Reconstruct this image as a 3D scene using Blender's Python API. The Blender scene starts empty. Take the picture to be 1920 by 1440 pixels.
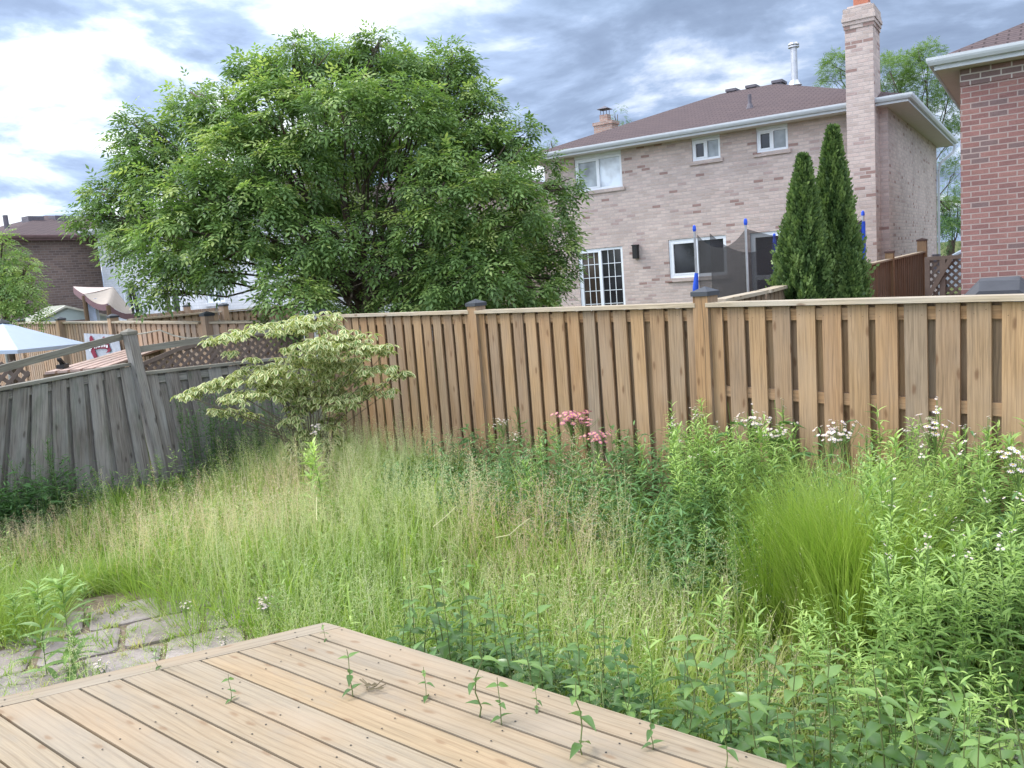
import bpy, math, random
import numpy as np
from math import radians as R, sin, cos, pi
from mathutils import Vector
random.seed(7); rng = np.random.default_rng(7)
scn = bpy.context.scene
COL = scn.collection
A = np.array

# ------------------------------------------------------------------ camera
F, PITCH, ROLL = 1550.0, R(-7.6), R(4.4)
EYE = 2.2
f_ = A([0, cos(PITCH), sin(PITCH)]); r_ = A([1., 0, 0]); u_ = np.cross(r_, f_)
C0 = A([0, 0, EYE])
def ray(px, py):
    x = (px-960)/F; y = -(py-720)/F
    c, s = cos(ROLL), sin(ROLL)
    return r_*(c*x+s*y) + u_*(-s*x+c*y) + f_
def onz(px, py, z):
    d = ray(px, py); return C0 + d*(z-EYE)/d[2]
def ond(px, py, dist):               # at horizontal distance along y
    d = ray(px, py); return C0 + d*dist/d[1]
def vdir(az): return A([cos(R(az)), sin(R(az)), 0.])
UP = A([0, 0, 1.])
cam = bpy.data.cameras.new('camera'); camo = bpy.data.objects.new('camera', cam); COL.objects.link(camo)
cam.sensor_width = 36; cam.lens = F/1920*36; cam.clip_end = 2000; cam.clip_start = 0.05
from mathutils import Matrix
c, s = cos(ROLL), sin(ROLL)
xr = r_*c - u_*s; yu = r_*s + u_*c     # camera x,y axes in world
camo.matrix_world = Matrix(((xr[0], yu[0], -f_[0], 0), (xr[1], yu[1], -f_[1], 0), (xr[2], yu[2], -f_[2], EYE), (0, 0, 0, 1)))
scn.camera = camo

# ------------------------------------------------------------------ light and sky
SUN_AZ, SUN_EL = 163, 44              # azimuth measured from +x
world = bpy.data.worlds.new('World'); scn.world = world; world.use_nodes = True
nt = world.node_tree; N = nt.nodes; L = nt.links
N.clear()
def nd(nt, t, **k):
    n = nt.nodes.new(t)
    for a, b in k.items():
        if a.startswith('i_'):
            n.inputs[a[2:].replace('_', ' ')].default_value = b
        else: setattr(n, a, b)
    return n
def lk(nt, a, b): nt.links.new(a, b)
def ramp(nt, fac, stops, interp='LINEAR'):
    n = nt.nodes.new('ShaderNodeValToRGB'); n.color_ramp.interpolation = interp
    e = n.color_ramp.elements
    while len(e) > 1: e.remove(e[-1])
    e[0].position = stops[0][0]; e[0].color = (*stops[0][1], 1)
    for p, c in stops[1:]:
        x = e.new(p); x.color = (*c, 1)
    if fac is not None: nt.links.new(fac, n.inputs[0])
    return n
def mixc(nt, fac, a, b, mode='MIX'):
    n = nt.nodes.new('ShaderNodeMix'); n.data_type = 'RGBA'; n.blend_type = mode
    for k, v in ((0, fac), (6, a), (7, b)):
        if hasattr(v, 'links'): nt.links.new(v, n.inputs[k])
        else: n.inputs[k].default_value = v if not isinstance(v, tuple) or len(v) == 4 else (*v, 1)
    return n.outputs[2]
def math_(nt, op, a, b=None, c=None):
    n = nt.nodes.new('ShaderNodeMath'); n.operation = op
    for k, v in enumerate((a, b, c)):
        if v is None: continue
        if hasattr(v, 'links'): nt.links.new(v, n.inputs[k])
        else: n.inputs[k].default_value = v
    return n.outputs[0]
sky = nd(nt, 'ShaderNodeTexSky', sky_type='NISHITA', sun_disc=False)
sky.sun_elevation = R(SUN_EL); sky.sun_rotation = R(90-SUN_AZ); sky.air_density = 1.2; sky.dust_density = 1.5
bg1 = nd(nt, 'ShaderNodeBackground'); bg1.inputs[1].default_value = 0.10; lk(nt, sky.outputs[0], bg1.inputs[0])
tc = nd(nt, 'ShaderNodeTexCoord'); sp = nd(nt, 'ShaderNodeSeparateXYZ'); lk(nt, tc.outputs['Generated'], sp.inputs[0])
zc = math_(nt, 'MAXIMUM', math_(nt, 'ADD', sp.outputs[2], 0.16), 0.05)
px_ = math_(nt, 'DIVIDE', sp.outputs[0], zc); py_ = math_(nt, 'DIVIDE', sp.outputs[1], zc)
cb = nd(nt, 'ShaderNodeCombineXYZ'); lk(nt, px_, cb.inputs[0]); lk(nt, py_, cb.inputs[1])
mp = nd(nt, 'ShaderNodeMapping'); lk(nt, cb.outputs[0], mp.inputs[0])
mp.inputs['Location'].default_value = (3.1, 1.7, 0); mp.inputs['Rotation'].default_value = (0, 0, R(25)); mp.inputs['Scale'].default_value = (1.25, 1.1, 1)
n1 = nd(nt, 'ShaderNodeTexNoise'); lk(nt, mp.outputs[0], n1.inputs['Vector'])
n1.inputs['Scale'].default_value = 1.15; n1.inputs['Detail'].default_value = 9; n1.inputs['Roughness'].default_value = 0.58; n1.inputs['Distortion'].default_value = 0.35
n2 = nd(nt, 'ShaderNodeTexNoise'); lk(nt, mp.outputs[0], n2.inputs['Vector'])
n2.inputs['Scale'].default_value = 0.45; n2.inputs['Detail'].default_value = 3
# brightness of the cloud deck near the hidden sun
sd = Vector(tuple(ray(140, 40))).normalized()
vm = nd(nt, 'ShaderNodeVectorMath', operation='DOT_PRODUCT'); lk(nt, tc.outputs['Generated'], vm.inputs[0]); vm.inputs[1].default_value = sd
glow = nd(nt, 'ShaderNodeMapRange'); lk(nt, vm.outputs['Value'], glow.inputs[0])
glow.inputs[1].default_value = 0.80; glow.inputs[2].default_value = 1.0; glow.interpolation_type = 'SMOOTHSTEP'
dens = math_(nt, 'ADD', math_(nt, 'MULTIPLY', n1.outputs[0], 0.75), math_(nt, 'MULTIPLY', n2.outputs[0], 0.25))
n3 = nd(nt, 'ShaderNodeTexNoise'); lk(nt, mp.outputs[0], n3.inputs['Vector']); n3.inputs['Scale'].default_value = 3.6; n3.inputs['Detail'].default_value = 7; n3.inputs['Distortion'].default_value = 0.5
dens = math_(nt, 'ADD', dens, math_(nt, 'MULTIPLY_ADD', n3.outputs[0], 0.16, -0.08))
dens = math_(nt, 'SUBTRACT', dens, math_(nt, 'MULTIPLY', glow.outputs[0], 0.045))
crmp = ramp(nt, dens, [(0.40, (0.78, 0.83, 0.88)), (0.442, (0.54, 0.62, 0.76)), (0.485, (0.325, 0.42, 0.60)), (0.535, (0.24, 0.315, 0.46)), (0.62, (0.185, 0.245, 0.37))])
gl2 = math_(nt, 'MULTIPLY_ADD', glow.outputs[0], 0.28, 0.93)
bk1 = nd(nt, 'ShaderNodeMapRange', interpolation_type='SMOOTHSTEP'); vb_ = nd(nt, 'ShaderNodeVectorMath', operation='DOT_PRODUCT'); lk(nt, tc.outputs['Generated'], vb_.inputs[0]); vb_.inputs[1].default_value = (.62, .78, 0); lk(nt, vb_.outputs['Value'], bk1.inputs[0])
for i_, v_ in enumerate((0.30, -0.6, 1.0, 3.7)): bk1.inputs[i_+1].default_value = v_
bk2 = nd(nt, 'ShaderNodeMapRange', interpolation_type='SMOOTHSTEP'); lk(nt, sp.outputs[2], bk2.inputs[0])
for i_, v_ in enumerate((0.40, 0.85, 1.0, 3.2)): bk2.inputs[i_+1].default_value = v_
bkm = math_(nt, 'MAXIMUM', bk1.outputs[0], bk2.outputs[0]); gl2 = math_(nt, 'MULTIPLY', gl2, bkm); wfac = math_(nt, 'MULTIPLY_ADD', bkm, 0.4, -0.4)     # clouds overhead and left-behind the camera brightened and warmed as added fill light
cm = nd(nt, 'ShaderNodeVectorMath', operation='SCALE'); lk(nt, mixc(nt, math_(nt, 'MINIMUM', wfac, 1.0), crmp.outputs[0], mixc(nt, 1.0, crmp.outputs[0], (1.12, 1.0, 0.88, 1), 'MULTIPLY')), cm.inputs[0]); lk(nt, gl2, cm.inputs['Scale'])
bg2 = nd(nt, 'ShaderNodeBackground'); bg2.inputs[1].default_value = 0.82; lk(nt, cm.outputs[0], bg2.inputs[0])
ms = nd(nt, 'ShaderNodeMixShader')
cov = nd(nt, 'ShaderNodeMapRange'); lk(nt, n2.outputs[0], cov.inputs[0]); cov.inputs[1].default_value = 0.30; cov.inputs[2].default_value = 0.42
cov.inputs[3].default_value = 0.72; cov.inputs[4].default_value = 1.0
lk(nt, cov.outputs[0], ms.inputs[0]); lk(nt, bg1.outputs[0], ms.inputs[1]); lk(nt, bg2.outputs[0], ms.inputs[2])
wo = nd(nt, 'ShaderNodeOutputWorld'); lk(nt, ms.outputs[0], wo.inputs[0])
sun = bpy.data.lights.new('sun', 'SUN'); sun.energy = 2.0; sun.angle = R(22); sun.color = (1, 0.95, 0.87)
so = bpy.data.objects.new('sun', sun); COL.objects.link(so)
so.rotation_euler = Vector((cos(R(SUN_AZ))*cos(R(SUN_EL)), sin(R(SUN_AZ))*cos(R(SUN_EL)), sin(R(SUN_EL)))).to_track_quat('Z', 'Y').to_euler()
scn.view_settings.view_transform = 'Standard'; scn.view_settings.look = 'None'
scn.view_settings.gamma = 1; scn.view_settings.exposure = 0.95
scn.cycles.max_bounces = 6; scn.cycles.transparent_max_bounces = 8

# ------------------------------------------------------------------ object helpers
def tag(o, label=None, cat=None, group=None, kind=None):
    for k, v in (('label', label), ('category', cat), ('group', group), ('kind', kind)):
        if v: o[k] = v
    return o
def thing(name, label, cat, loc=(0, 0, 0), rz=0, group=None):
    o = bpy.data.objects.new(name, None); COL.objects.link(o)
    o.location = tuple(loc); o.rotation_euler = (0, 0, rz); o.empty_display_size = 0.2
    return tag(o, label, cat, group)
def mkobj(name, me, parent=None, keep=True):
    o = bpy.data.objects.new(name, me); COL.objects.link(o)
    if parent is not None:
        o.parent = parent
        if keep and parent.parent is None and parent.type == 'EMPTY':
            o.matrix_parent_inverse = (Matrix.Translation(parent.location) @ Matrix.Rotation(parent.rotation_euler[2], 4, 'Z')).inverted()
    return o
def np_mesh(name, V, faces, mats, uv=None, tint=None, midx=None, smooth=False):
    """faces: list of int arrays (k,3|4) ; uv: per-loop arrays in the same order"""
    me = bpy.data.meshes.new(name)
    V = np.ascontiguousarray(V, dtype=np.float32)
    fl = [np.asarray(f) for f in faces if len(f)]
    loops = np.concatenate([f.ravel() for f in fl]); tot = np.concatenate([np.full(len(f), f.shape[1]) for f in fl])
    st = np.concatenate([[0], np.cumsum(tot)[:-1]])
    me.vertices.add(len(V)); me.vertices.foreach_set('co', V.ravel())
    me.loops.add(len(loops)); me.loops.foreach_set('vertex_index', loops.astype(np.int32))
    me.polygons.add(len(tot)); me.polygons.foreach_set('loop_start', st.astype(np.int32)); me.polygons.foreach_set('loop_total', tot.astype(np.int32))
    if midx is not None: me.polygons.foreach_set('material_index', np.asarray(midx, dtype=np.int32))
    if smooth: me.polygons.foreach_set('use_smooth', np.ones(len(tot), dtype=bool))
    if uv is not None:
        l = me.uv_layers.new(name='UVMap'); l.data.foreach_set('uv', np.ascontiguousarray(uv, dtype=np.float32).ravel())
    if tint is not None:
        a = me.attributes.new('tint', 'FLOAT', 'POINT'); a.data.foreach_set('value', np.ascontiguousarray(tint, dtype=np.float32))
    for m in (mats if isinstance(mats, (list, tuple)) else [mats]): me.materials.append(m)
    me.update(calc_edges=True); me.validate()
    return me
class MB:
    def __init__(s): s.v = []; s.f = []; s.uv = []; s.m = []; s.n = 0
    def poly(s, pts, uv=None, m=0):
        pts = [A(p, dtype=float) for p in pts]
        if uv is None:
            e = pts[1]-pts[0]; ln = np.linalg.norm(e)+1e-9; e = e/ln
            nn = np.cross(pts[1]-pts[0], pts[2]-pts[0]); nn = nn/(np.linalg.norm(nn)+1e-9); g = np.cross(nn, e)
            uv = [((p-pts[0])@e, (p-pts[0])@g) for p in pts]
        s.v += pts; s.f.append(list(range(s.n, s.n+len(pts)))); s.uv += list(uv); s.m.append(m); s.n += len(pts)
    def beam(s, a, b, w, t, wd=None, m=0, off=None, ends=True):
        """box from a to b; w along wd, t along the third axis, centred on the line"""
        a = A(a, dtype=float); b = A(b, dtype=float); d = b-a; ln = np.linalg.norm(d); d = d/ln
        if wd is None: wd = A([1, 0, 0.]) if abs(d[2]) > .9 else np.cross(UP, d)
        wd = A(wd, dtype=float); wd = wd-(wd@d)*d; wd /= np.linalg.norm(wd); td = np.cross(d, wd)
        o = (random.random()*50, random.random()*50) if off is None else off
        x = wd*w/2; y = td*t/2
        c4 = [x+y, -x+y, -x-y, x-y]; per = [w, t, w, t]; acc = 0
        for i in range(4):
            p, q = c4[i], c4[(i+1) % 4]
            s.poly([a+p, b+p, b+q, a+q][::-1], [(o[0], o[1]+acc), (o[0]+ln, o[1]+acc), (o[0]+ln, o[1]+acc+per[i]), (o[0], o[1]+acc+per[i])][::-1], m)
            acc += per[i]
        if ends:
            s.poly([a+c4[i] for i in range(4)][::-1], [(o[0]+p[0], o[1]+p[1]) for p in ((0, 0), (.02, 0), (.02, w), (0, w))], m)
            s.poly([b+c4[i] for i in range(4)], [(o[0]+p[0], o[1]+p[1]) for p in ((0, 0), (.02, 0), (.02, w), (0, w))], m)
    def box(s, lo, hi, fr=None, m=0):
        """fr = (origin, ux, uy) local frame"""
        lo = A(lo, dtype=float); hi = A(hi, dtype=float)
        if fr is None: fr = (np.zeros(3), A([1., 0, 0]), A([0, 1., 0]))
        P = lambda x, y, z: fr[0]+fr[1]*x+fr[2]*y+UP*z
        x0, y0, z0 = lo; x1, y1, z1 = hi
        for q in (((x0, y0, z0), (x1, y0, z0), (x1, y0, z1), (x0, y0, z1)), ((x1, y0, z0), (x1, y1, z0), (x1, y1, z1), (x1, y0, z1)),
                  ((x1, y1, z0), (x0, y1, z0), (x0, y1, z1), (x1, y1, z1)), ((x0, y1, z0), (x0, y0, z0), (x0, y0, z1), (x0, y1, z1)),
                  ((x0, y0, z1), (x1, y0, z1), (x1, y1, z1), (x0, y1, z1)), ((x0, y1, z0), (x1, y1, z0), (x1, y0, z0), (x0, y0, z0))):
            a, b = q[0], q[1]
            if a[2] == b[2] == q[2][2]: uv = [(p[0], p[1]) for p in q]
            elif a[0] != b[0]: uv = [(p[0], p[2]) for p in q]
            else: uv = [(p[1]+.03, p[2]) for p in q]
            s.poly([P(*p) for p in q], uv, m)
    def tube(s, pts, rad, seg=8, m=0, caps=True):
        pts = [A(p, dtype=float) for p in pts]
        if not hasattr(rad, '__len__'): rad = [rad]*len(pts)
        rings = []; ref = None
        for i, p in enumerate(pts):
            d = pts[min(i+1, len(pts)-1)]-pts[max(i-1, 0)]; d /= np.linalg.norm(d)+1e-9
            if ref is None: ref = A([1., 0, 0]) if abs(d[0]) < .8 else A([0, 1., 0])
            x = ref-(ref@d)*d; x /= np.linalg.norm(x); y = np.cross(d, x); ref = x
            rings.append([p+(x*cos(2*pi*k/seg)+y*sin(2*pi*k/seg))*rad[i] for k in range(seg)])
        base = s.n
        acc = 0
        for i in range(len(pts)-1):
            ln = np.linalg.norm(pts[i+1]-pts[i])
            for k in range(seg):
                k2 = (k+1) % seg; c0 = 2*pi*rad[i]/seg
                s.poly([rings[i][k], rings[i][k2], rings[i+1][k2], rings[i+1][k]], [(acc, k*c0), (acc, (k+1)*c0), (acc+ln, (k+1)*c0), (acc+ln, k*c0)], m)
            acc += ln
        if caps:
            s.poly(rings[0][::-1], None, m); s.poly(rings[-1], None, m)
    def build(s, name, mats, parent=None, weld=False, smooth=False):
        me = bpy.data.meshes.new(name); me.from_pydata([tuple(v) for v in s.v], [], s.f)
        l = me.uv_layers.new(name='UVMap'); l.data.foreach_set('uv', A(s.uv, dtype=np.float32).ravel())
        mats = mats if isinstance(mats, (list, tuple)) else [mats]
        for m in mats: me.materials.append(m)
        me.polygons.foreach_set('material_index', A(s.m, dtype=np.int32))
        if weld or smooth:
            import bmesh
            bm = bmesh.new(); bm.from_mesh(me); bmesh.ops.remove_doubles(bm, verts=bm.verts, dist=1e-4); bm.to_mesh(me); bm.free()
        if smooth: me.polygons.foreach_set('use_smooth', np.ones(len(me.polygons), dtype=bool))
        me.update()
        return mkobj(name, me, parent)

# instancing of a small template into one mesh
def frames(dirs, nrm):
    y = dirs/np.linalg.norm(dirs, axis=1, keepdims=True)
    x = np.cross(y, nrm); x /= np.linalg.norm(x, axis=1, keepdims=True)+1e-9
    z = np.cross(x, y)
    return np.stack([x, y, z], axis=2)          # columns
def inst(tv, tf, fr, pos, sc, tint=None, ttint=None):
    tv = A(tv, dtype=float); n = len(pos); k = len(tv)
    sc = np.asarray(sc, dtype=float)
    if sc.ndim == 1: sc = np.repeat(sc[:, None], 3, 1)
    V = np.einsum('nij,nkj->nki', fr, tv[None]*sc[:, None, :]) + pos[:, None, :]
    F_ = [(np.asarray(f)[None]+(np.arange(n)*k)[:, None, None]).reshape(-1, np.asarray(f).shape[1]) for f in tf]
    T = np.zeros((n, k)) if tint is None else np.repeat(np.asarray(tint)[:, None], k, 1)
    if ttint is not None: T = T+A(ttint)[None]
    return V.reshape(-1, 3), F_, T.ravel()
def merge(parts):
    V = []; F3 = []; F4 = []; T = []; o = 0
    for v, f, t in parts:
        for q in f:
            q = np.asarray(q)
            (F3 if q.shape[1] == 3 else F4).append(q+o)
        V.append(v); T.append(t); o += len(v)
    fs = []
    if F3: fs.append(np.concatenate(F3))
    if F4: fs.append(np.concatenate(F4))
    return np.concatenate(V), fs, np.concatenate(T)
def unit(v): return v/(np.linalg.norm(v, axis=-1, keepdims=True)+1e-9)
def rdir(n, up=0.0):
    v = rng.normal(size=(n, 3)); v = unit(v); v[:, 2] += up; return unit(v)

# leaf templates: x across, y along, z up ; unit length
LEAF4 = (A([[0, 0, 0], [.5, .42, .08], [0, 1, -.12], [-.5, .42, .08]]), [A([[0, 1, 2], [0, 2, 3]])])
def leaf_big(w=.5, droop=.25, n=5, fold=.06, wave=0, ovate=.38):
    V = []; 
    for i in range(n):
        t = i/(n-1); y = t*(1-.08*droop); z = -droop*t*t+.02
        ww = w*math.sin(pi*min(1, t**(.62 if ovate < .5 else .9))) * (1-.15*t)
        if i == 0: ww = w*.06
        if i == n-1: ww = 0.004
        zz = fold*ww/w*1.5
        V += [[-ww/2, y, z+zz], [0, y, z], [ww/2, y, z+zz]]
    f = []
    for i in range(n-1):
        a = i*3; f += [[a, a+1, a+4, a+3], [a+1, a+2, a+5, a+4]]
    return A(V), [A(f)]
# compound leaf with five drooping leaflets
def compound():
    V = []; Fc = []; k = 0
    for (b, ang, ln, dz) in ((.95, 0, .55, -.3), (.68, 48, .5, -.22), (.68, -48, .5, -.22), (.4, 62, .42, -.15), (.4, -62, .42, -.15)):
        a = R(ang); d = A([sin(a), cos(a), dz]); d /= np.linalg.norm(d); x = A([cos(a), -sin(a), 0]); o = A([0, b, -b*b*.25])
        for p in ((0, 0), (.17, .45), (0, 1), (-.17, .45)):
            V.append(o+d*ln*p[1]+x*ln*p[0]*1.15+UP*(.03 if p[0] else 0))
        Fc += [[k, k+1, k+2], [k, k+2, k+3]]; k += 4
    return A(V), [A(Fc)]
COMP = compound()

# ------------------------------------------------------------------ materials
def mat(name, rough=.7, spec=.3, metal=0):
    m = bpy.data.materials.new(name); m.use_nodes = True; t = m.node_tree; b = t.nodes['Principled BSDF']
    b.inputs['Roughness'].default_value = rough; b.inputs['Specular IOR Level'].default_value = spec; b.inputs['Metallic'].default_value = metal
    return m, t, b
def setin(t, sock, v):
    if hasattr(v, 'links'): t.links.new(v, sock)
    else: sock.default_value = (*v, 1) if isinstance(v, tuple) and len(v) == 3 else v
def noise(t, vec, scale, detail=3, rough=.5, dist=0):
    n = t.nodes.new('ShaderNodeTexNoise'); n.inputs['Scale'].default_value = scale; n.inputs['Detail'].default_value = detail
    n.inputs['Roughness'].default_value = rough; n.inputs['Distortion'].default_value = dist
    if vec is not None: t.links.new(vec, n.inputs['Vector'])
    return n.outputs[0]
def mapping(t, vec, sc=(1, 1, 1), loc=(0, 0, 0), rot=(0, 0, 0)):
    n = t.nodes.new('ShaderNodeMapping'); n.inputs['Scale'].default_value = sc; n.inputs['Location'].default_value = loc; n.inputs['Rotation'].default_value = rot
    t.links.new(vec, n.inputs[0]); return n.outputs[0]
def coord(t, w='UV'): return t.nodes.new('ShaderNodeTexCoord').outputs[w]
def bump(t, b, h, strength=.3, dist=.01):
    n = t.nodes.new('ShaderNodeBump'); n.inputs['Strength'].default_value = strength; n.inputs['Distance'].default_value = dist
    t.links.new(h, n.inputs['Height']); t.links.new(n.outputs[0], b.inputs['Normal'])
def wood(name, pal, grey=(.3, .29, .27), greyamt=.3, rough=.75, knot=(.12, .06, .03), knotsc=1.0, grain=.25, stain=None, rings=0):
    m, t, b = mat(name, rough, .2)
    uv = coord(t)
    isl = t.nodes.new('ShaderNodeNewGeometry').outputs['Random Per Island']
    g = noise(t, mapping(t, uv, (1.2, 30, 1)), 2.2, 5, .6, .6)
    g2 = noise(t, mapping(t, uv, (3, 150, 1)), 1.5, 3, .6)
    base = ramp(t, isl, [(i/(len(pal)-1), c) for i, c in enumerate(pal)]).outputs[0]
    gr = ramp(t, g, [(.3, (1-grain*1.5,)*3), (.55, (1,)*3), (.75, (1+grain*.5,)*3)]).outputs[0]
    c = mixc(t, 1.0, base, gr, 'MULTIPLY')
    fine = ramp(t, g2, [(.35, (.80, .78, .76)), (.6, (1, 1, 1))]).outputs[0]
    c = mixc(t, .7, c, fine, 'MULTIPLY')
    if rings:
        wv = t.nodes.new('ShaderNodeTexWave'); wv.bands_direction = 'Y'; wv.inputs['Scale'].default_value = 9; wv.inputs['Distortion'].default_value = 7; wv.inputs['Detail'].default_value = 2; wv.inputs['Detail Scale'].default_value = .6
        t.links.new(mapping(t, uv, (.22, 1, 1)), wv.inputs['Vector'])
        c = mixc(t, rings, c, ramp(t, wv.outputs[0], [(.0, (.66, .60, .54)), (.18, (1, 1, 1)), (1, (1.03, 1.02, 1))]).outputs[0], 'MULTIPLY')
        wm = noise(t, mapping(t, uv, (.8, 3, 1), (9, 3, 0)), 1.2, 3, .5)
        c = mixc(t, math_(t, 'MULTIPLY', ramp(t, wm, [(.5, (0, 0, 0)), (.7, (1, 1, 1))]).outputs[0], .4), c, (.40, .275, .165))
    big = noise(t, mapping(t, uv, (.9, 2.5, 1)), 1.3, 4, .6)
    gm = math_(t, 'MULTIPLY', ramp(t, big, [(.42, (0, 0, 0)), (.68, (1, 1, 1))]).outputs[0], greyamt)
    c = mixc(t, gm, c, grey)
    if stain:
        sn = noise(t, mapping(t, uv, (1.6, 5, 1), (4, 2, 0)), 1.1, 5, .65)
        c = mixc(t, math_(t, 'MULTIPLY', ramp(t, sn, [(.55, (0, 0, 0)), (.66, (1, 1, 1))]).outputs[0], stain[1]), c, stain[0])
    vo = t.nodes.new('ShaderNodeTexVoronoi'); vo.inputs['Scale'].default_value = 1.0; vo.voronoi_dimensions = '2D'
    dn = t.nodes.new('ShaderNodeVectorMath'); dn.operation = 'ADD'
    nz = t.nodes.new('ShaderNodeTexNoise'); nz.inputs['Scale'].default_value = 14; t.links.new(uv, nz.inputs['Vector'])
    sc_ = t.nodes.new('ShaderNodeVectorMath'); sc_.operation = 'SCALE'; t.links.new(nz.outputs['Color'], sc_.inputs[0]); sc_.inputs['Scale'].default_value = .02
    t.links.new(uv, dn.inputs[0]); t.links.new(sc_.outputs[0], dn.inputs[1])
    t.links.new(mapping(t, dn.outputs[0], (2.4*knotsc, 7.0*knotsc, 1)), vo.inputs['Vector'])
    kr = ramp(t, vo.outputs['Distance'], [(.0, (1, 1, 1)), (.06, (.8, .8, .8)), (.11, (.12, .12, .12)), (.2, (0, 0, 0))]).outputs[0]
    ksel = math_(t, 'GREATER_THAN', vo.outputs['Color'], .45)
    c = mixc(t, math_(t, 'MULTIPLY', math_(t, 'MULTIPLY', kr, ksel), .75), c, knot)
    t.links.new(c, b.inputs['Base Color'])
    bump(t, b, math_(t, 'ADD', g, math_(t, 'MULTIPLY', g2, .5)), .25, .004)
    return m
def plain(name, col, rough=.6, spec=.3, metal=0, var=.12, sc=6):
    m, t, b = mat(name, rough, spec, metal)
    n = noise(t, coord(t, 'Object'), sc, 4, .6)
    c = mixc(t, 1.0, (*col, 1), ramp(t, n, [(.3, (1-var,)*3), (.7, (1+var,)*3)]).outputs[0], 'MULTIPLY')
    t.links.new(c, b.inputs['Base Color'])
    return m
def brick(name, steps, mortar, w=.26, h=.088, ms=.011, interp='CONSTANT', big=.1):
    m, t, b = mat(name, .85, .15)
    uv = coord(t)
    br = t.nodes.new('ShaderNodeTexBrick'); t.links.new(uv, br.inputs['Vector'])
    br.inputs['Color1'].default_value = (0, 0, 0, 1); br.inputs['Color2'].default_value = (1, 1, 1, 1); br.inputs['Mortar'].default_value = (.5, .5, .5, 1)
    br.inputs['Scale'].default_value = 1; br.inputs['Mortar Size'].default_value = ms; br.inputs['Mortar Smooth'].default_value = .25
    br.inputs['Brick Width'].default_value = w; br.inputs['Row Height'].default_value = h; br.inputs['Bias'].default_value = 0
    col = ramp(t, br.outputs['Color'], steps, interp).outputs[0]
    n = noise(t, uv, 45, 4, .65); n2 = noise(t, uv, .7, 4, .6); n3 = noise(t, mapping(t, uv, (6, 14, 1)), 1.5, 3)
    col = mixc(t, 1, col, ramp(t, n, [(.3, (.84,)*3), (.7, (1.12,)*3)]).outputs[0], 'MULTIPLY')
    col = mixc(t, 1, col, ramp(t, n3, [(.3, (.92,)*3), (.7, (1.07,)*3)]).outputs[0], 'MULTIPLY')
    c = mixc(t, br.outputs['Fac'], col, (*mortar, 1))
    c = mixc(t, 1, c, ramp(t, n2, [(.35, (1-big,)*3), (.65, (1+big*.6,)*3)]).outputs[0], 'MULTIPLY')
    t.links.new(c, b.inputs['Base Color'])
    bump(t, b, math_(t, 'SUBTRACT', math_(t, 'MULTIPLY', n, .3), br.outputs['Fac']), .6, .008)
    return m
def shingle(name, a, bcol):
    m, t, b = mat(name, .9, .1)
    uv = coord(t)
    br = t.nodes.new('ShaderNodeTexBrick'); t.links.new(uv, br.inputs['Vector'])
    br.inputs['Color1'].default_value = (*a, 1); br.inputs['Color2'].default_value = (*bcol, 1); br.inputs['Mortar'].default_value = (a[0]*.4, a[1]*.4, a[2]*.4, 1)
    br.inputs['Scale'].default_value = 1; br.inputs['Mortar Size'].default_value = .014; br.inputs['Brick Width'].default_value = .3; br.inputs['Row Height'].default_value = .14
    n = noise(t, uv, 20, 5, .7)
    t.links.new(mixc(t, 1, br.outputs['Color'], ramp(t, n, [(.3, (.75,)*3), (.7, (1.2,)*3)]).outputs[0], 'MULTIPLY'), b.inputs['Base Color'])
    return m
def foliage(name, stops, trans=.35, rough=.5, spec=.35, tcol=None):
    m, t, b = mat(name, rough, spec)
    at = t.nodes.new('ShaderNodeAttribute'); at.attribute_name = 'tint'
    c = ramp(t, at.outputs['Fac'], stops).outputs[0]
    t.links.new(c, b.inputs['Base Color'])
    tr = t.nodes.new('ShaderNodeBsdfTranslucent')
    t.links.new(mixc(t, 1, c, (1.25, 1.35, .75, 1), 'MULTIPLY'), tr.inputs['Color'])
    mx = t.nodes.new('ShaderNodeMixShader'); mx.inputs[0].default_value = trans
    t.links.new(b.outputs[0], mx.inputs[1]); t.links.new(tr.outputs[0], mx.inputs[2])
    t.links.new(mx.outputs[0], t.nodes['Material Output'].inputs[0])
    return m
def glass(name, col=(.02, .022, .025), rough=.08, var=0):
    m, t, b = mat(name, rough, .5)
    b.inputs['Base Color'].default_value = (*col, 1)
    n = noise(t, coord(t, 'Object'), 1.6, 3)
    t.links.new(mixc(t, 1, (*col, 1), ramp(t, n, [(.35, (.6,)*3), (.65, (1.5,)*3)]).outputs[0], 'MULTIPLY'), b.inputs['Base Color'])
    return m
M = {}
M['cedar'] = wood('cedar_boards', rings=.35, pal= [(.36, .22, .115), (.27, .18, .11), (.40, .26, .14), (.32, .19, .095), (.28, .21, .145), (.37, .235, .12)], greyamt=.2, grey=(.33, .29, .25))
M['cedar_top'] = wood('cedar_cap', [(.40, .33, .23), (.45, .37, .27)], greyamt=.5, grey=(.42, .40, .36))
M['old'] = wood('weathered_boards', [(.25, .225, .205), (.19, .17, .155), (.29, .265, .24), (.23, .21, .20)], grey=(.34, .35, .345), greyamt=.5, knot=(.05, .04, .035), grain=.4, stain=((.10, .13, .09), .35))
M['oldtop'] = wood('weathered_rail', [(.24, .22, .18), (.20, .19, .16)], grey=(.30, .30, .27), greyamt=.5, knot=(.05, .04, .035), grain=.35)
M['far'] = wood('neighbour_boards', [(.44, .29, .19), (.38, .27, .19), (.50, .32, .2), (.34, .27, .22)], greyamt=.3)
M['deck'] = wood('deck_boards', [(.325, .26, .18), (.345, .27, .18), (.315, .26, .19), (.365, .275, .17), (.33, .27, .19)], grey=(.32, .295, .25), greyamt=.35, rough=.65, knot=(.22, .14, .08), knotsc=1.3, grain=.13, rings=.5, stain=((.25, .215, .17), .45))
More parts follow.
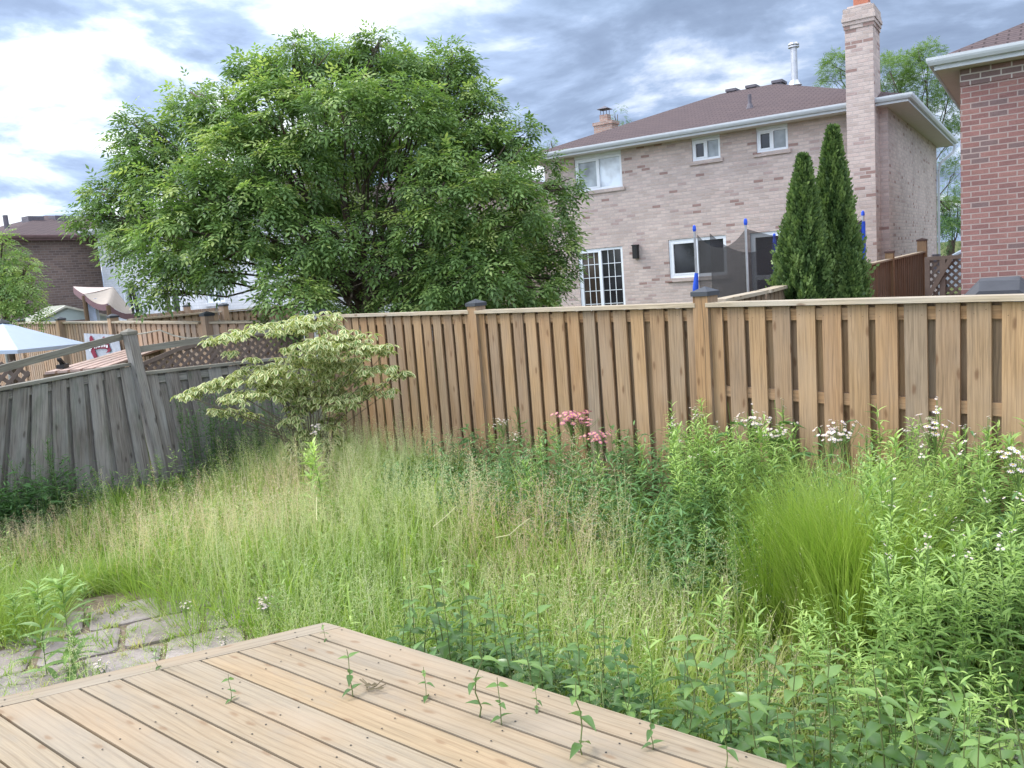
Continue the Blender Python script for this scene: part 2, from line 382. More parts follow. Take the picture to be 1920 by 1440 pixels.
M['dark_wood'] = plain('dark_brown_wood', (.14, .09, .05))  # even dark brown for joists, frames, gazebo posts, crack and nail heads
M['capmetal'] = plain('post_cap_black', (.05, .055, .065), .5)
M['white'] = plain('white_vinyl', (.74, .78, .82), .45, .4, var=.03)
M['gutter'] = plain('white_aluminium', (.50, .535, .56), .4, .4, var=.05)
M['soffit'] = plain('soffit', (.60, .56, .53), .7, var=.04)
M['brick'] = brick('pale_brick', [(0, (.47, .385, .345)), (.25, (.56, .465, .42)), (.55, (.50, .415, .38)), (.75, (.54, .435, .395)), (.90, (.31, .21, .185)), (.945, (.42, .325, .30))], (.46, .40, .375))
M['brick_side'] = M['brick']
M['red'] = brick('red_brick', [(0, (.29, .15, .135)), (.3, (.245, .13, .12)), (.55, (.31, .165, .145)), (.8, (.20, .135, .13)), (.93, (.27, .14, .125))], (.38, .30, .275), w=.235, h=.080, ms=.0095)
M['brown'] = brick('brown_brick', [(0, (.19, .14, .125)), (.4, (.16, .12, .11)), (.75, (.22, .16, .14))], (.25, .21, .19))
M['whitebrick'] = brick('white_brick', [(0, (.66, .68, .72)), (.4, (.62, .65, .70)), (.75, (.70, .72, .76))], (.58, .60, .64))
M['roof'] = shingle('roof_shingles', (.125, .093, .093), (.105, .08, .083))
M['glass'] = glass('window_glass'); M['glass2'] = glass('curtained_glass', (.30, .34, .36), .1); M['glass3'] = glass('brown_glass', (.06, .045, .035), .08)
M['curtain'] = glass('pale_curtain', (.5, .55, .6), .25)
M['black'] = plain('black_metal', (.02, .02, .02), .5)
M['steel'] = plain('galvanised_pole', (.45, .46, .48), .35, .5, .6)
M['blue'] = plain('blue_foam', (.03, .10, .62), .5)
M['bark'] = wood('bark', [(.10, .075, .055), (.12, .09, .065)], greyamt=.3, grey=(.17, .15, .13), grain=.6)
M['twig'] = plain('twig', (.14, .11, .075))
M['stem'] = plain('green_stem', (.12, .19, .05), .6)
M['stemred'] = plain('reddish_stem', (.12, .15, .05), .6)
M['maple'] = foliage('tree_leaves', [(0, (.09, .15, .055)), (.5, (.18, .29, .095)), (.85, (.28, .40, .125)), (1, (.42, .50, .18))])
M['locust'] = foliage('far_leaves', [(0, (.10, .18, .06)), (1, (.20, .30, .10))])
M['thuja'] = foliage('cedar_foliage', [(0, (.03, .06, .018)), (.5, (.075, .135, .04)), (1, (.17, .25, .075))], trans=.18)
M['varieg'] = foliage('variegated_leaves', [(0, (.14, .22, .06)), (.45, (.22, .32, .09)), (.5, (.52, .52, .26)), (1, (.70, .68, .38))], trans=.25)
M['grass'] = foliage('grass_blades', [(0, (.13, .23, .04)), (.5, (.275, .39, .075)), (.8, (.40, .45, .14)), (1, (.54, .48, .26))], trans=.35)
M['lush'] = foliage('lush_grass_blades', [(0, (.11, .20, .025)), (.5, (.26, .38, .06)), (1, (.42, .50, .14))], trans=.4)
M['seed'] = foliage('grass_seed', [(0, (.42, .51, .25)), (.35, (.56, .60, .34)), (.65, (.70, .58, .42)), (1, (.66, .46, .38))], trans=.35)
M['aster'] = foliage('aster_leaves', [(0, (.10, .19, .055)), (.5, (.235, .37, .10)), (1, (.48, .62, .19))], trans=.3)
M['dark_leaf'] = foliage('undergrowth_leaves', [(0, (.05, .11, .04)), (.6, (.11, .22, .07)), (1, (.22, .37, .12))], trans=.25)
M['wort'] = foliage('glossy_leaves', [(0, (.055, .115, .03)), (.6, (.12, .22, .055)), (1, (.26, .40, .10))], trans=.28, rough=.3, spec=.5)
M['petal'] = foliage('pale_pink_petals', [(0, (.75, .65, .70)), (1, (.85, .80, .82))], trans=.2)
M['pink'] = foliage('pink_petals', [(0, (.55, .18, .30)), (1, (.70, .38, .46))], trans=.2)
M['yellow'] = plain('flower_centre', (.6, .45, .08))

# ------------------------------------------------------------------ ground
def struct(o): o['kind'] = 'structure'; return o
m, t, b = mat('soil_and_thatch', .95, .1)
oc = coord(t, 'Object')
n = noise(t, oc, 1.3, 6, .65); n2 = noise(t, oc, 14, 5, .7)
c = ramp(t, n, [(.3, (.06, .09, .025)), (.5, (.10, .12, .04)), (.7, (.15, .13, .065))]).outputs[0]
c = mixc(t, 1, c, ramp(t, n2, [(.3, (.6,)*3), (.7, (1.3,)*3)]).outputs[0], 'MULTIPLY')
t.links.new(c, b.inputs['Base Color']); M['soil'] = m
g = MB(); g.poly([(-900, -900, 0), (900, -900, 0), (900, 900, 0), (-900, 900, 0)], None); struct(g.build('ground', M['soil']))

# ------------------------------------------------------------------ deck
DZ = .55
AZD = -38.6; dd = vdir(AZD); dn = vdir(AZD+90)
K = onz(608, 1167, DZ); K2 = onz(642, 1176, DZ)          # outer corner, right border start
Ki = onz(587, 1188, DZ)                                    # inner corner
BL = onz(0, 1307, DZ); bdir = unit(BL-K)                   # left border direction
bn = A([-bdir[1], bdir[0], 0]);
if bn@(Ki-K) < 0: bn = -bn
deck = thing('wooden_deck', 'unfinished pale wooden deck with clipped corner in the foreground', 'deck', (K[0], K[1], 0))
TH = .036
def prism(mb, pts, th=TH, along=None):
    """flat board from a plan outline (ccw from above), top at its z"""
    o = (random.random()*60, random.random()*60); al = along if along is not None else dd; pe = A([-al[1], al[0], 0])
    uv = [((p@al)+o[0], (p@pe)+o[1]) for p in pts]
    mb.poly(pts, uv)
    n = len(pts)
    for i in range(n):
        a, b2 = pts[i], pts[(i+1) % n]; u0, u1 = uv[i], uv[(i+1) % n]
        mb.poly([a-UP*th, b2-UP*th, b2, a], [(u0[0], u0[1]+th), (u1[0], u1[1]+th), u1, u0])
perp = dn if dn@(Ki-K2) > 0 else -dn                        # from right border towards the house
def on_inner(w):                                            # point of the inner border line at distance w from the right outer edge
    base = K2+perp*w; # base + dd*t on line through Ki direction bdir
    n_ = A([-bdir[1], bdir[0], 0]); tt = ((Ki-base)@n_)/(dd@n_); return base+dd*tt
gap = .011; BW = .134
bm_ = MB()
for i in range(1, 24):
    w0 = i*(BW+gap); w1 = w0+BW
    a = on_inner(w0)+dd*.004; b2 = on_inner(w1)+dd*.004
    e = (K2+perp*w0)+dd*6.2; f2 = (K2+perp*w1)+dd*6.2
    dz = random.uniform(-.0015, .0015)*UP
    q = [p+dz for p in (a, b2, f2, e)]
    prism(bm_, q[::-1] if np.cross(q[1]-q[0], q[2]-q[1])[2] < 0 else q)
bm_.build('decking', M['deck'], deck)
bb = MB()
q = [K2, on_inner(0)+dd*.0, on_inner(BW)+dd*.004, K2+perp*BW+dd*6.2, K2+dd*6.2]
q = [on_inner(0.0)+dd*.004, on_inner(BW)+dd*.004, K2+perp*BW+dd*6.2, K2+dd*6.2]
prism(bb, q if np.cross(q[1]-q[0], q[2]-q[1])[2] > 0 else q[::-1])
bb.build('border_board', M['deck'], deck)
bb = MB()
e0 = on_inner(-.0); q = [K, e0-bdir*.0, Ki+bdir*4.6, K+bdir*4.6]
q = [K, e0, e0+bdir*4.8, K+bdir*4.8]
prism(bb, q if np.cross(q[1]-q[0], q[2]-q[1])[2] > 0 else q[::-1], along=bdir)
bb.build('border_board', M['deck'], deck)
fa = MB()
fa.beam(K+bdir*4.8-bn*-.03+UP*(-TH-.095), K+bn*.03+UP*(-TH-.095), .028, .19, wd=bn)
fa.beam(K2+perp*.03+UP*(-TH-.095), K2+perp*.03+dd*6.2+UP*(-TH-.095), .028, .19, wd=perp)
fa.build('fascia', M['deck'], deck)
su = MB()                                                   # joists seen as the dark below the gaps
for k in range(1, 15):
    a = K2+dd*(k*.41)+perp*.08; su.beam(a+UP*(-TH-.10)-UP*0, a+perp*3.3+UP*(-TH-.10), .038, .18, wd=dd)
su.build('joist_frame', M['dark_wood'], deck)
sc = MB()
for i in range(0, 18):
    for k in range(0, 14):
        st_ = on_inner(i*(BW+gap)+BW/2)
        for o in (.03, BW-.03):
            p = K2+perp*(i*(BW+gap)+o)+dd*(k*.41+.03+random.uniform(-.012, .012))+perp*random.uniform(-.006, .006)
            q_ = on_inner(i*(BW+gap)+o)
            if (p-q_)@dd < .03: continue
            sc.poly([p+UP*.0022+.0040*A([cos(j*pi/3), sin(j*pi/3), 0]) for j in range(6)], None)
for k in range(12):
    p = K+bdir*(.15+k*.41)+bn*.045
    for o in (.0, .06): sc.poly([p+bn*o+UP*.0022+.0045*A([cos(j*pi/3), sin(j*pi/3), 0]) for j in range(6)], None)
tag(sc.build('screws', M['black'], deck), kind='stuff')

# ------------------------------------------------------------------ patio
m, t, b = mat('paver_concrete', .9, .15)
oc = coord(t, 'Object'); isl = t.nodes.new('ShaderNodeNewGeometry').outputs['Random Per Island']
c = ramp(t, isl, [(0, (.27, .235, .215)), (.5, (.32, .275, .25)), (1, (.245, .22, .205))]).outputs[0]
c = mixc(t, 1, c, ramp(t, noise(t, oc, 3, 6, .65), [(.3, (.72, .70, .68)), (.65, (1.12,)*3)]).outputs[0], 'MULTIPLY')
c = mixc(t, 1, c, ramp(t, noise(t, oc, 60, 4, .7), [(.3, (.8,)*3), (.7, (1.15,)*3)]).outputs[0], 'MULTIPLY')
t.links.new(c, b.inputs['Base Color']); bump(t, b, noise(t, oc, 60, 4, .7), .5, .006); M['paver'] = m
m, t, b = mat('joint_dirt', .95, .1)
oc = coord(t, 'Object')
t.links.new(ramp(t, noise(t, oc, 22, 6, .7), [(.3, (.10, .075, .05)), (.5, (.20, .155, .11)), (.7, (.30, .25, .19))]).outputs[0], b.inputs['Base Color']); M['dirt'] = m
pa = MB()
pc = onz(150, 1210, .03); ax = vdir(22); ay = vdir(112)
S = .50
for i in range(-7, 8):
    for j in range(-6, 7):
        cx = pc+ax*(i*S+(.25 if j % 2 else 0))+ay*(j*S*.92)
        if (cx-K)@bn > .3 or (cx-K)@bdir < .2 or (cx-K)@bn < -2.6: continue
        w, h = S*.5-.022, S*.46-.022; cr = .05
        z = .028+random.uniform(-.005, .005); tx, ty = random.uniform(-.012, .012), random.uniform(-.012, .012); rot = random.uniform(-.06, .06)
        out = []
        for (sx, sy) in ((1, 1), (-1, 1), (-1, -1), (1, -1)):
            for k in range(4):
                a0 = {(1, 1): 0, (-1, 1): 90, (-1, -1): 180, (1, -1): 270}[(sx, sy)]+k*30
                x = sx*(w-cr)+cr*cos(R(a0))+random.uniform(-.006, .006); y = sy*(h-cr)+cr*sin(R(a0))+random.uniform(-.006, .006)
                x, y = x*cos(rot)-y*sin(rot), x*sin(rot)+y*cos(rot)
                out.append(A([cx[0], cx[1], 0])+ax*x+ay*y+UP*(z+tx*x+ty*y))
        inn = [o_+(A([cx[0], cx[1], o_[2]])-o_)*.06+UP*.006 for o_ in out]
        pa.poly(inn)
        for k in range(16):
            k2 = (k+1) % 16; pa.poly([out[k], out[k2], inn[k2], inn[k]]); pa.poly([out[k]*A([1, 1, 0]), out[k2]*A([1, 1, 0]), out[k2], out[k]])
struct(pa.build('patio', M['paver'], weld=True))
jb = MB(); q = [K+bdir*x+bn*y for x, y in ((0, .1), (5, .1), (5, -2.8), (0, -2.8))]; q = q if np.cross(q[1]-q[0], q[2]-q[1])[2] > 0 else q[::-1]; jb.poly([A([p[0], p[1], .012]) for p in q]); struct(jb.build('patio_bed', M['dirt']))

# ------------------------------------------------------------------ fences
def lerp(a, b, t): return a+(b-a)*t
def fence_panels(root, stations, mats, bw=.146, sp=.20, side=None, top_over=.0, rails=(.95, .62, .22), capw=.15, capm=None, both=True, thick=.018, railoff=.0, dens=1, skip=0):
    """stations: list of (bottom, top) points; boards between them; side = unit vector towards the viewer"""
    mb, capm = mats, capm
    for ip, ((B0, T0), (B1, T1)) in enumerate(zip(stations[:-1], stations[1:])):
        ln = np.linalg.norm((B1-B0)[:2]); d = (B1-B0)/ln; nrm = side
        n = max(1, int(round(ln/sp))); s = ln/n
        for row, off in ((0, .026), (1, -.022)) if both else ((0, .03),):
            pb = MB()
            for i in range(n+(1 if row else 0)):
                t = (i+.5)/n if row == 0 else i/n
                if t > 1-.4*bw/ln and row: continue
                if t < .01: continue
                t += random.uniform(-.006, .006)/ln
                lean = random.uniform(-.009, .009)
                a = lerp(B0, B1, t)+nrm*off; b_ = lerp(T0, T1, t)+nrm*off-UP*.03+d*lean
                pb.beam(a, b_, bw*random.uniform(.95, 1.0), thick, wd=d)
            pb.build('front_boards' if row == 0 else 'back_boards', mb, root)
        for r in (rails if not isinstance(rails, dict) else rails.get(ip, rails[0])):
            rb = MB(); a = lerp(B0, T0, r); b_ = lerp(B1, T1, r); rb.beam(a+d*.02, b_-d*.02, .085, .038, wd=UP); rb.build('rail', mb, root)
        if capm:
            cp = MB(); sag = A([0, 0, random.uniform(-.012, .004)]); mid = lerp(T0, T1, .5)+sag
            cp.beam(T0-UP*.006+d*.05, T1-UP*.006-d*.05, capw, .034, wd=nrm)
            cp.build('cap_rail', capm, root)
def post(root, base, top, d, w=.135, m=None, cap=True, capmat=None):
    p = MB(); p.beam(base, top, w, w, wd=d, off=(random.random()*9, random.random()*9)); po = p.build('post', m, root)
    if cap:
        cpm = MB(); n = np.cross(UP, d); h = w/2+.012; t0 = top; 
        c4 = [t0+d*sx*h+n*sy*h for sx, sy in ((1, 1), (-1, 1), (-1, -1), (1, -1))]
        lo = [q-UP*.035 for q in c4]; ap = t0+UP*.04
        for k in range(4):
            k2 = (k+1) % 4; cpm.poly([lo[k], lo[k2], c4[k2], c4[k]]); cpm.poly([c4[k], c4[k2], ap])
        c = cpm.build('post_cap', capmat or M['capmetal'], None); c.parent = po
    return po
# back cedar fence : posts at pixels 605, 893, 1322 and one past the frame
FT = 1.83
def tofence(px, py): return onz(px, py, FT)
P0, P3 = tofence(604, 591), tofence(1920, 556)
fd = unit(P3-P0); fn = A([fd[1], -fd[0], 0]); fn = fn if fn@(C0-P0) > 0 else -fn
def fence_at(px):     # where the vertical plane through the fence meets pixel column px (top)
    n_ = A([-fd[1], fd[0], 0]); d = ray(px, 580); t = ((P0-C0)@n_)/(d@n_); p = C0+d*t; return A([p[0], p[1], 0])
posts_ = [fence_at(x) for x in (605, 893, 1323)]; posts_.append(posts_[2]+fd*np.linalg.norm(posts_[2]-posts_[1]))
posts_.append(posts_[3]+fd*3.0)
bf = thing('cedar_fence', 'tan cedar board-on-board fence with flat top rail across the back of the yard', 'fence', posts_[0])
tops_ = [FT-.01, FT, FT+.01, FT+.0, FT]
stn = [(p, p+UP*h) for p, h in zip(posts_, tops_)]
fence_panels(bf, stn, M['cedar'], side=fn, capm=M['cedar_top'], rails={0: (.95, .2), 1: (.95, .2), 2: (.95, .62, .22), 3: (.95, .62, .22)})
ck = MB(); pk_ = posts_[2]; q_ = [pk_+fn*.0712+fd*(.012+.012*sin(z*5)+.02*(1.8-z))+UP*z for z in np.linspace(1.9, .75, 14)]
for a, b_ in zip(q_[:-1], q_[1:]): ck.poly([a-fd*.0022, b_-fd*.0022, b_+fd*.0022, a+fd*.0022])
nl = MB()
for pa_, pb_ in zip(posts_[:-1], posts_[1:]):
    lf_ = np.linalg.norm(pb_-pa_); nb_ = int(round(lf_/.20))
    for i in range(nb_):
        for z in (1.74, .40):
            for o_ in (-.04, .04):
                p_ = pa_+fd*((i+.5)/nb_*lf_+o_+random.uniform(-.01, .01))+fn*.0356+UP*(z+random.uniform(-.02, .02)); nl.poly([p_+fd*.0035*cos(k*pi/3)+UP*.0035*sin(k*pi/3) for k in range(6)])

for k, (p, h) in enumerate(zip(posts_, tops_)): post(bf, p, p+UP*(h+(.06, .09, .10, .10, .1)[k]), fd, .14, M['cedar'])
ck.build('crack', M['dark_wood'], bf); tag(nl.build('nail_heads', M['dark_wood'], bf), kind='stuff')
# old grey fence, two sections, leaning
ob = [onz(x, y, 0) for x, y in ((300, 905), (105, 960))]
PB = ob[0]; dl = unit(ob[1]-ob[0]); LB = PB+dl*6
lf = thing('weathered_fence', 'old grey weathered board fence leaning along the left side of the yard', 'fence', PB)
def at_d(px, py, P): # point on ray at the same horizontal distance as P
    d = ray(px, py); t = np.linalg.norm((P-C0)[:2])/np.linalg.norm(d[:2]); return C0+d*t
TP = at_d(246, 681, PB)
# left end : the point of the fence line whose top shows at pixel x=0
q0 = PB+dl*1.95; T0_ = at_d(0, 728, q0)
off = T0_-A([q0[0], q0[1], 0])
LT = TP+(T0_-TP)/1.95*6
ln_ = A([dl[1], -dl[0], 0]); ln_ = ln_ if ln_@(C0-PB) > 0 else -ln_
dRm = unit(posts_[0]-PB); RT = posts_[0]-dRm*.12
fence_panels(lf, [(LB, LT), (PB-dl*-.06, TP)], M['old'], side=ln_, rails=(.94, .09), sp=.262, bw=.165, capm=M['oldtop'], capw=.12)
rn = A([dRm[1], -dRm[0], 0]); rn = rn if rn@(C0-PB) > 0 else -rn
TQ = at_d(266, 699, PB); TR = at_d(590, 664, RT)
fence_panels(lf, [(PB+dRm*.0, TQ-dRm*.05), (RT, TR)], M['old'], side=rn, rails=(.93, .09), sp=.262, bw=.165, capm=M['oldtop'], capw=.12)
PT = at_d(236, 622, PB)
post(lf, PB+ln_*.06, PT+ln_*.06, unit(dl), .115, M['old'], capmat=M['oldtop'])
ex = MB(); a = at_d(232, 630, PB); b_ = at_d(0, 692, q0); ex.beam(a+(b_-a)*1.6, a, .075, .035, wd=UP); ex.build('upper_rail', M['oldtop'], lf)
ex = MB(); a = at_d(250, 657, PB); b_ = at_d(585, 606, RT); ex.beam(a, b_, .075, .035, wd=UP); ex.build('upper_rail', M['oldtop'], lf)
# neighbour fence that carries on behind the corner, and two further ones
def low_fence(label, pts, H=None, sp=.2, postpx=(), bot=0, cap=True, mats=None):
    """pts: (px, py, distance along y) for the top line"""
    P = [ond(x, y, d) for x, y, d in pts]; g_ = A([P[0][0], P[0][1], 0])
    r = thing('neighbour_fence', label, 'fence', g_); d = unit((P[-1]-P[0])*A([1, 1, 0])); n_ = A([d[1], -d[0], 0]); n_ = n_ if n_@(C0-P[0]) > 0 else -n_
    st2 = [(A([p[0], p[1], bot]), p) for p in P]
    fence_panels(r, st2, mats or M['far'], side=n_, rails=(.93, .5), sp=sp, capm=M['cedar_top'] if cap else None)
    for (x, y, dd_) in postpx:
        p = ond(x, y, dd_)+n_*.02; post(r, A([p[0], p[1], bot]), p, d, .15, M['far'])
    return r
low_fence('orange-tan board fence of the neighbours running left beyond the weathered fence', [(592, 600, 11.4), (383, 604, 12.8), (213, 603, 15.2), (40, 605, 20.5), (-60, 606, 25)],
          postpx=[(390, 588, 12.7), (213, 592, 15.2), (115, 597, 17.6), (40, 600, 20.5)])
low_fence('neighbour fence rising to the right, middle one of three seen left of the big tree', [(240, 599, 16.9), (408, 584, 19), (560, 571, 21.5)], postpx=[(417, 571, 19.1)])
low_fence('farthest low board fence below the white brick house', [(237, 591, 23), (349, 580, 25.5), (560, 562, 31)], postpx=[(349, 573, 25.4)], cap=False)
# divider fence running back from the post at 1323
Q0 = posts_[2]; 
dv = [(1342, 564), (1430, 546), (1612, 499), (1668, 486), (1730, 472)]
dz_ = [1.82, 1.83, 1.83, 1.87, 1.9]
rdv = thing('divider_fence', 'brown board fence running back from the cedar fence behind the evergreens to the pale house', 'fence', Q0)
PD = [ond(x, y, d) for (x, y), d in zip(dv, (7.4, 8.7, 15.0, 17.2, 20.0))]
d_ = unit((PD[-1]-PD[0])*A([1, 1, 0])); n_ = A([d_[1], -d_[0], 0]); n_ = n_ if n_@(C0-PD[0]) > 0 else -n_
M['brownf'] = wood('stained_boards', [(.27, .18, .115), (.23, .16, .105), (.30, .20, .13)], greyamt=.3)
fence_panels(rdv, [(A([p[0], p[1], 0]), p) for p in PD], M['brownf'], side=n_, rails=(.93, .5), sp=.19, bw=.14, capm=M['cedar_top'])
for x, y, d in ((1668, 471, 17.2), (1729, 449, 20.0)):
    p = ond(x, y, d); post(rdv, A([p[0], p[1], 0]), p, d_, .16 if x < 1700 else .2, M['cedar'], capmat=plain('brown_cap', (.10, .06, .05)))

# plank roof, lattice, banner, rope
ZP = 1.40
rt = thing('plank_platform', 'pinkish plank roof of a low shed just behind the weathered fence', 'shed', onz(230, 690, 0)*A([1, 1, 0]) + 0*UP)
q = [onz(100, 695, ZP), onz(233, 657, ZP), onz(335, 652, ZP)]
pd_ = unit(q[1]-q[0]); pn = A([-pd_[1], pd_[0], 0]); pn = pn if pn@(C0-q[0]) > 0 else -pn
M['pinkwood'] = wood('pinkish_planks', [(.48, .33, .28), (.52, .38, .32), (.44, .31, .27)], greyamt=.2)
pb = MB()
for i in range(5):
    a = q[0]+pn*(.07+i*.15)-pd_*(.35+.0*i); b2 = q[1]+pd_*(1.7-.12*i)+pn*(.07+i*.15); pb.beam(a, b2, .115, .03, wd=pn)
pb.build('planks', M['pinkwood'], rt)
pb = MB()
for tt in (.0, .33, .66, 1.0):
    a = lerp(q[0]-pd_*.3, q[1]+pd_*1.3, tt)-UP*.06; pb.beam(a-pn*.02, a+pn*.72, .04, .09, wd=pd_)
    pb.beam(A([a[0], a[1], 0])+pn*.04, a+pn*.04, .07, .07, wd=pd_)
pb.build('frame', M['dark_wood'], rt)
bk = MB(); p = onz(118, 690, ZP+.02); bk.box((-.09, -.05, 0), (.09, .05, .05), (p, pd_, pn)); bk.beam(p+UP*.05-pd_*.04, p+UP*.14-pd_*.1, .03, .02); bk.beam(p+UP*.13-pd_*.1, p+UP*.03+pd_*.07, .05, .03)
tag(bk.build('plank_bracket', M['black']), 'small black bracket lying on the pinkish plank roof', 'bracket')
# lattice trapezoid
class Plane:
    def __init__(s, o, az, side_to_cam=True):
        s.o = A([o[0], o[1], 0.]); s.u = vdir(az); s.n = A([s.u[1], -s.u[0], 0.])   # n towards the viewer
        if s.n@(C0-s.o) < 0: s.n = -s.n
        s.v = -s.n
    def uz(s, px, py, v=0):
        d = ray(px, py); o = s.o+s.v*v; t = ((o-C0)@s.n)/(d@s.n); p = C0+d*t; return float((p-s.o)@s.u), float(p[2])
    def P(s, u, v, z): return s.o+s.u*u+s.v*v+UP*z
LB_ = Plane(PB-rn*.35, math.degrees(math.atan2(dRm[1], dRm[0])))
poly = [LB_.uz(*p) for p in ((250, 708), (262, 685), (330, 656), (400, 637), (470, 628), (565, 622), (575, 668))]
def clip_line(poly, p, d):
    t0, t1 = -1e9, 1e9; n = len(poly); cx = sum(q[0] for q in poly)/n; cy = sum(q[1] for q in poly)/n
    for i in range(n):
        a = poly[i]; b2 = poly[(i+1) % n]; nx, ny = b2[1]-a[1], -(b2[0]-a[0])
        if nx*(cx-a[0])+ny*(cy-a[1]) < 0: nx, ny = -nx, -ny
        num = nx*(a[0]-p[0])+ny*(a[1]-p[1]); den = nx*d[0]+ny*d[1]
        if abs(den) < 1e-9:
            if num > 0: return None
            continue
        t = num/den
        if den > 0: t0 = max(t0, t)
        else: t1 = min(t1, t)
    return (t0, t1) if t1-t0 > .03 else None
def lattice(root, pl, poly, sp=.075, w=.036, m=None, v0=0):
    lb = MB()
    us = [p[0] for p in poly]; zs = [p[1] for p in poly]; ext = max(us)-min(us)+max(zs)-min(zs)
    for sgn, vv in ((1, v0), (-1, v0+.009)):
        d = (cos(R(45)), sgn*sin(R(45)))
        k = -int(ext/sp)-2
        while k < ext/sp+2:
            p = (min(us)+k*sp*1.414, min(zs)); r = clip_line(poly, p, d)
            if r: lb.beam(pl.P(p[0]+d[0]*r[0], vv, p[1]+d[1]*r[0]), pl.P(p[0]+d[0]*r[1], vv, p[1]+d[1]*r[1]), w, .007, wd=np.cross(pl.n, pl.u*d[0]+UP*d[1]))
            k += 1
    return lb.build('lattice_strips', m, root)
M['lat'] = plain('dark_lattice', (.16, .125, .105), .8)
lt = thing('lattice_screen', 'dark brown lattice screen with sloping top behind the weathered fence and under the variegated shrub', 'lattice', LB_.P(.8, 0, 0))
lattice(lt, LB_, poly, m=M['lat'])
fr = MB(); 
for i in range(1, 5): fr.beam(LB_.P(poly[i][0], -.012, poly[i][1]), LB_.P(poly[i+1][0], -.012, poly[i+1][1]), .05, .02, wd=UP)
for uu in (poly[1][0]+.04, poly[3][0], poly[5][0]-.05):
    zt = np.interp(uu, [p[0] for p in poly[:6]], [p[1] for p in poly[:6]]); fr.beam(LB_.P(uu, .05, 0), LB_.P(uu, .05, zt), .06, .05)
fr.build('frame', M['lat'], lt)
# banner hung on the neighbour fence
c0, c1 = ond(157, 625, 15.6), ond(222, 628, 14.9); c2, c3 = ond(228, 664, 14.9), ond(163, 682, 15.6)
off_ = unit(A([c1[1]-c0[1], -(c1[0]-c0[0]), 0])); off_ = off_ if off_@(C0-c0) > 0 else -off_
bn_ = thing('hanging_banner', 'pale grey cloth banner with dark red shapes and white letters hung on the orange-tan fence', 'banner', A([c0[0], c0[1], 0]))
def bp(s_, t_, o=0): return lerp(lerp(c0, c1, s_), lerp(c3, c2, s_), t_)+off_*(o+.012*sin(s_*9))
cb_ = MB(); nS = 10
for i in range(nS):
    for j in range(6):
        s0, s1, t0, t1 = i/nS, (i+1)/nS, j/6, (j+1)/6; cb_.poly([bp(s0, t1), bp(s1, t1), bp(s1, t0), bp(s0, t0)], [(s0, t1), (s1, t1), (s1, t0), (s0, t0)])
        cb_.poly([bp(s0, t0, -.008), bp(s1, t0, -.008), bp(s1, t1, -.008), bp(s0, t1, -.008)], [(s0, t0), (s1, t0), (s1, t1), (s0, t1)])
cb_.build('cloth', plain('banner_cloth', (.42, .44, .50), .8, var=.15, sc=9), bn_, weld=True)
rd = MB(); M['maroon'] = plain('maroon_print', (.22, .02, .05), .7)
def sheet(mb, ring, o): mb.poly([bp(a, b2, o) for a, b2 in ring]); 
def zpx(x, y):            # banner coordinates of the 12x crop
    px, py = 120+x/12, 600+y/12; return ((px-157-(py-625)*.10)/66, (py-626-(px-157)*.02)/(50))
for ring in ([(620, 470), (615, 400), (645, 350), (680, 375), (712, 470), (690, 490)], [(885, 430), (895, 390), (925, 375), (955, 395), (960, 440)],
             [(640, 560), (900, 520), (1040, 500), (1055, 690), (980, 690), (840, 660), (730, 660), (650, 690)],
             [(640, 690), (720, 660), (785, 850), (720, 870)], [(980, 660), (1060, 660), (1100, 730), (1060, 780), (960, 800), (1010, 740)]):
    sheet(rd, [zpx(*p) for p in ring][::-1], .02)
rd.build('red_shapes', M['maroon'], bn_)
wl = MB(); M['whitep'] = plain('white_print', (.75, .75, .78), .6, var=.03)
def stroke(x0, y0, x1, y1, w=16):
    dx, dy = x1-x0, y1-y0; l_ = math.hypot(dx, dy); nx, ny = -dy/l_*w/2, dx/l_*w/2
    ring = [(x0+nx, y0+ny), (x1+nx, y1+ny), (x1-nx, y1-ny), (x0-nx, y0-ny)]; p3 = [bp(*zpx(*p), .03) for p in ring]
    if np.cross(p3[1]-p3[0], p3[2]-p3[0])@off_ < 0: p3 = p3[::-1]
    wl.poly(p3)
for st_ in ((635, 680, 640, 590), (640, 590, 665, 640), (665, 640, 690, 575), (735, 640, 735, 560), (765, 640, 765, 555), (790, 555, 805, 630), (805, 630, 820, 570), (820, 570, 838, 630), (838, 630, 848, 555),
            (880, 635, 880, 555), (910, 640, 905, 550), (905, 550, 960, 640), (960, 640, 955, 555), (1000, 665, 985, 590), (985, 590, 1025, 665), (1025, 665, 1020, 590)): stroke(*st_)
wl.build('white_letters', M['whitep'], bn_)
rp = MB(); rp.tube([ond(233, 629, 12.2), ond(270, 625, 12.3), ond(300, 619, 12.35), ond(325, 629, 12.4), ond(350, 634, 12.4), ond(395, 633, 12.5)], .012, 5)
tag(rp.build('slack_rope', plain('rope', (.5, .45, .36))), 'thin pale rope strung in front of the orange-tan fence', 'rope')

